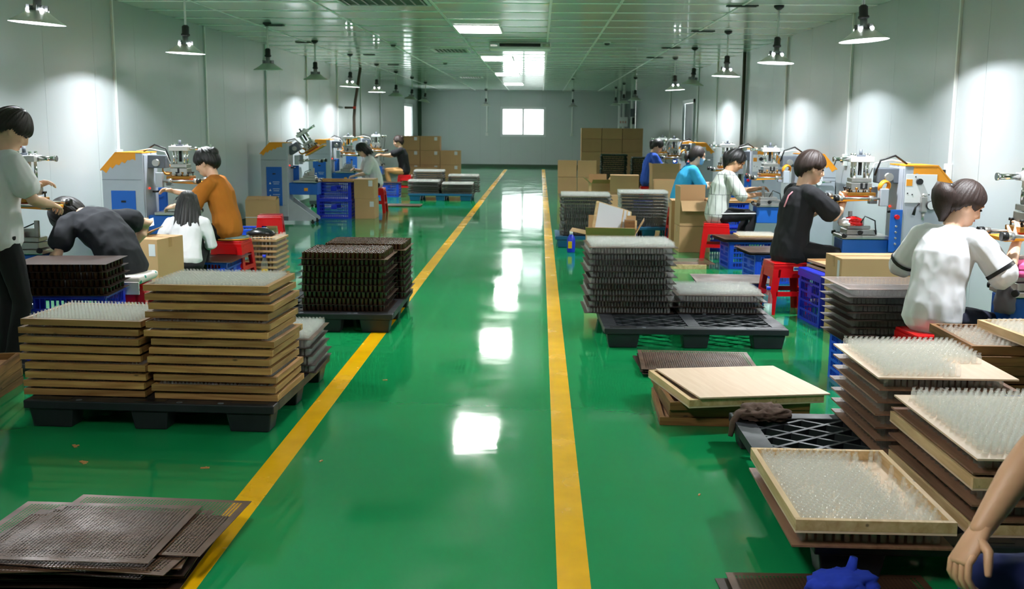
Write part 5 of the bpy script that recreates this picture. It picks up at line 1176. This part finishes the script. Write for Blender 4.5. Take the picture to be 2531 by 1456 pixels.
# ================================================================ bottles: the nearest ones singly, the rest as one crowd of each kind
LB = dict(bottle=('clear glass bottle standing in the pale tray nearest the camera', 'bottles in the nearest tray'), amber=('amber glass jar on the top sheet of the front amber stack', 'amber jars on the front stack'))
for kind, lim in (('bottle', 300), ('amber', 300)):
    SOLO[kind].sort(key=lambda p: p[1]); PTS[kind] += SOLO[kind][lim:]; SOLO[kind] = SOLO[kind][:lim]
protos = {}
for kind in BP:
    me, h0 = BP[kind]
    if kind in LB:
        for p in SOLO[kind]:
            o = obj(me.name.split('.')[0], me, None, None, p[:3]); tag(o, LB[kind][0], 'bottle' if kind == 'bottle' else 'jar', LB[kind][1]); protos.setdefault(kind, o)
    else:
        p = min(PTS[kind], key=lambda q: q[1]) if kind == 'green' else max((q for q in PTS[kind] if q[1] < 5.6), key=lambda q: (round(q[2], 2), -q[1], q[0]))
        PTS[kind].remove(p); o = obj(me.name.split('.')[0], me, None, None, p[:3]); o.scale.z = p[3]/h0
        tag(o, {'vial': 'clear glass vial at the front corner of the taller wooden stack', 'green': 'green bottle at the lower front of the dark green stack'}[kind], 'bottle'); protos[kind] = o
def crowd(kind, name, label):
    pts = PTS[kind]; h0 = BP[kind][1]; me = bpy.data.meshes.new(name); me.from_pydata([p[:3] for p in pts], [], [])
    at = me.attributes.new('sc', 'FLOAT_VECTOR', 'POINT'); at.data.foreach_set('vector', [c for p in pts for c in (1, 1, p[3]/h0)])
    o = bpy.data.objects.new(name, me); COL.objects.link(o); tag(o, label, 'bottles', None, 'stuff')
    g = bpy.data.node_groups.new(name, 'GeometryNodeTree'); g.interface.new_socket('Geometry', in_out='INPUT', socket_type='NodeSocketGeometry'); g.interface.new_socket('Geometry', in_out='OUTPUT', socket_type='NodeSocketGeometry')
    gi, go = g.nodes.new('NodeGroupInput'), g.nodes.new('NodeGroupOutput'); ip = g.nodes.new('GeometryNodeInstanceOnPoints'); oi = g.nodes.new('GeometryNodeObjectInfo'); na = g.nodes.new('GeometryNodeInputNamedAttribute')
    oi.inputs['Object'].default_value = protos[kind]; oi.inputs['As Instance'].default_value = False; na.data_type = 'FLOAT_VECTOR'; na.inputs[0].default_value = 'sc'
    g.links.new(gi.outputs[0], ip.inputs['Points']); g.links.new(oi.outputs['Geometry'], ip.inputs['Instance']); g.links.new(na.outputs[0], ip.inputs['Scale']); g.links.new(ip.outputs[0], go.inputs[0])
    md = o.modifiers.new('instances', 'NODES'); md.node_group = g
crowd('vial', 'glass_vials', 'small clear glass vials crowding the pine trays and metal sheets'); crowd('bottle', 'glass_bottles', 'clear glass bottles crowding the plywood stacks and worn trays')
crowd('amber', 'amber_jars', 'amber glass jars between the dark sheets'); crowd('green', 'green_bottles', 'dark green bottles in the far stacks')
print('BOTTLES', {k: len(v) for k, v in PTS.items()}, {k: len(v) for k, v in SOLO.items()})
# ================================================================ the workers
C = lambda n, c, **k: mat(n, c, .9, var=.06, vscale=6, **k)
BLK = C('black cotton', (22,22,26)); WHT = C('white cotton', (226,226,230)); BLKT = C('black trousers', (18,18,22)); NAVY = C('navy trousers', (26,28,48)); DBL = C('dark blue work trousers', (24,36,92))
person('person in a white tee and black trousers standing at the left edge', (-3.41, 6.52, .90), 52, lean=7, hy=-22, hp=38, lh=(.26, .02, .28), rh=(.30, -.12, .17), lf=(.02, .08, -.82), rf=(-.01, -.09, -.82), top=WHT, sleeve=.72, bottom=BLKT, hair=('short', HAIRN, dict(thick=.022, fringe=.12, side=.08, back=.02, seed=3)), sc=1.0, fem=True, loose=.026, hem=-.05, poler=(-.35, -.7, -.6), sk=0, vox=.009)
person('person in a charcoal tee bent low over the left machine', (-3.03, 7.53, .57), 150, lean=54, hy=10, hp=68, neck=62, lh=(.50, .22, .05), rh=(.34, -.34, .06), lf=(.34, .14, -.48), rf=(.30, -.16, -.48), top=C('charcoal tee', (34,36,42)), sleeve=.6, bottom=BLKT, hair=('short', HAIRB, dict(thick=.024, fringe=.12, side=.06, back=.01, seed=4)), sc=1.04, fem=False, loose=.03, poler=(-.5, -.6, .75), sk=0, vox=.010)
person('person in a white blouse and black trousers crouching, back to the camera', (-3.20, 9.40, .33), 100, lean=28, hy=5, hp=32, lh=(.30, .26, .20), rh=(.34, -.06, .18), lf=(.30, .12, -.22), rf=(.30, -.12, -.22), top=WHT, sleeve=1.3, bottom=BLKT, hair=('long', HAIRB, dict(thick=.02, fringe=.11, side=.06, back=.0, seed=5, len=.54, fwd=Vector((.01, -.075, .01)))), sc=.89, loose=.014, hem=.04, sk=0, vox=.010)
person('person in an ochre tee seated on a red stool facing left', (-3.10, 10.38, .555), 176, lean=15, hy=0, hp=24, lh=(.50, .10, .22), rh=(.56, -.06, .36), lf=(.36, .14, -.47), rf=(.34, -.14, -.47), top=C('ochre cotton', (176,104,22)), sleeve=.95, bottom=BLKT, hair=('bun', HAIRB, dict(thick=.022, fringe=.12, side=.075, back=.03, seed=6)), sc=1.03, loose=.030, sk=0, vox=.010)
person('person in a white top leaning forward beyond the left cartons', (-2.98, 19.25, .55), 205, lean=22, hy=0, hp=38, lh=(.42, .05, .12), rh=(.36, -.12, .22), top=WHT, sleeve=.9, bottom=BLKT, hair=('bob', HAIRB, dict(seed=7, fringe=.13)), sc=.98, loose=.02, vox=.014)
person('person in a black tee and tan trousers seated with arms stretched forward', (-3.12, 24.35, .555), 186, lean=10, hy=0, hp=18, lh=(.55, .08, .33), rh=(.52, -.08, .34), top=BLK, sleeve=.7, bottom=C('tan trousers', (206,156,98)), hair=('bun', HAIRR, dict(seed=8)), sc=1.0, loose=.026, vox=.014)
person('person in a royal blue shirt working behind the right cartons', (2.10, 20.65, .56), 10, lean=12, hy=-4, hp=34, lh=(.48, .05, .20), rh=(.42, -.14, .12), top=C('royal blue cotton', (40,84,190)), sleeve=.9, bottom=BLKT, hair=('pony', HAIRB, dict(seed=9, len=.2)), sc=1.04, loose=.026, vox=.014)
person('person in a cyan tee and pale blue face mask seated at a machine', (2.0, 15.15, .555), 8, lean=22, hy=-2, hp=14, lh=(.50, .08, .24), rh=(.48, -.10, .22), top=C('cyan cotton', (46,158,206)), sleeve=.95, bottom=NAVY, hair=('pony', HAIRN, dict(seed=10, len=.14, z=.10, fringe=.165)), sc=1.02, loose=.026, mask=True, vox=.012)
person('person in a white patterned blouse and black trousers with white side stripe', (2.16, 12.88, .555), 6, lean=15, hy=-6, hp=36, lh=(.52, .08, .30), rh=(.46, -.10, .24), top=stripe_cloth('patterned blouse', (206,210,204), (60,64,70)), sleeve=1.12, bottom=BLKT, hair=('pony', HAIRB, dict(seed=11, len=.26, thick=.02, fringe=.15, side=.07)), sc=1.03, loose=.026, sk=1, vox=.011, stripe=WHT)
person('person in a black tee and black trousers seated at the gauge machine', (2.2, 9.22, .56), 12, lean=11, hy=-8, hp=18, lh=(.40, .12, .36), rh=(.44, -.10, .44), lf=(.34, .15, -.48), rf=(.40, -.15, -.48), top=BLK, sleeve=.78, bottom=BLKT, hair=('short', HAIRR, dict(thick=.022, fringe=.14, side=.082, back=.028, seed=12)), sc=1.07, fem=False, loose=.03, hem=-.07, poler=(.1, -.5, -1), sk=0, vox=.009, back_print=mat('pink print', (214,140,150), .8))
person('person in a white top with black sleeve bands seated, back to the camera', (2.28, 6.04, .545), 40, lean=17, hy=-32, hp=30, lh=(.36, .20, .16), rh=(.31, -.30, .43), lf=(.34, .10, -.46), rf=(.34, -.14, -.46), top=WHT, sleeve=.97, bottom=NAVY, hair=('pony', HAIRR, dict(thick=.018, fringe=.155, side=.07, back=.03, seed=13, len=.24, r=.07, z=.15)), sc=1.0, loose=.026, poler=(.0, -.55, -1), polel=(-.5, .9, -.5), cuff=(.80, .022), sk=0, vox=.008)
person('seated person in dark blue trousers at the lower right, hand on knee', (1.50, 2.30, .54), 163, lean=16, hy=0, hp=20, lh=(.16, .26, .12), rh=(.45, -.02, .10), lf=(.36, .12, -.47), rf=(.36, -.06, -.47), top=NAVY, sleeve=.5, bottom=DBL, hair=('short', HAIRB, dict(seed=14)), sc=1.06, fem=False, curl=.75, sk=1, poler=(-.25, -.5, .6), vox=.009, hn=((0, 0, 1), (.3, 0, 1)))
stool_at(1.50, 2.30, 0, 'red plastic stool under the seated person at the lower right')
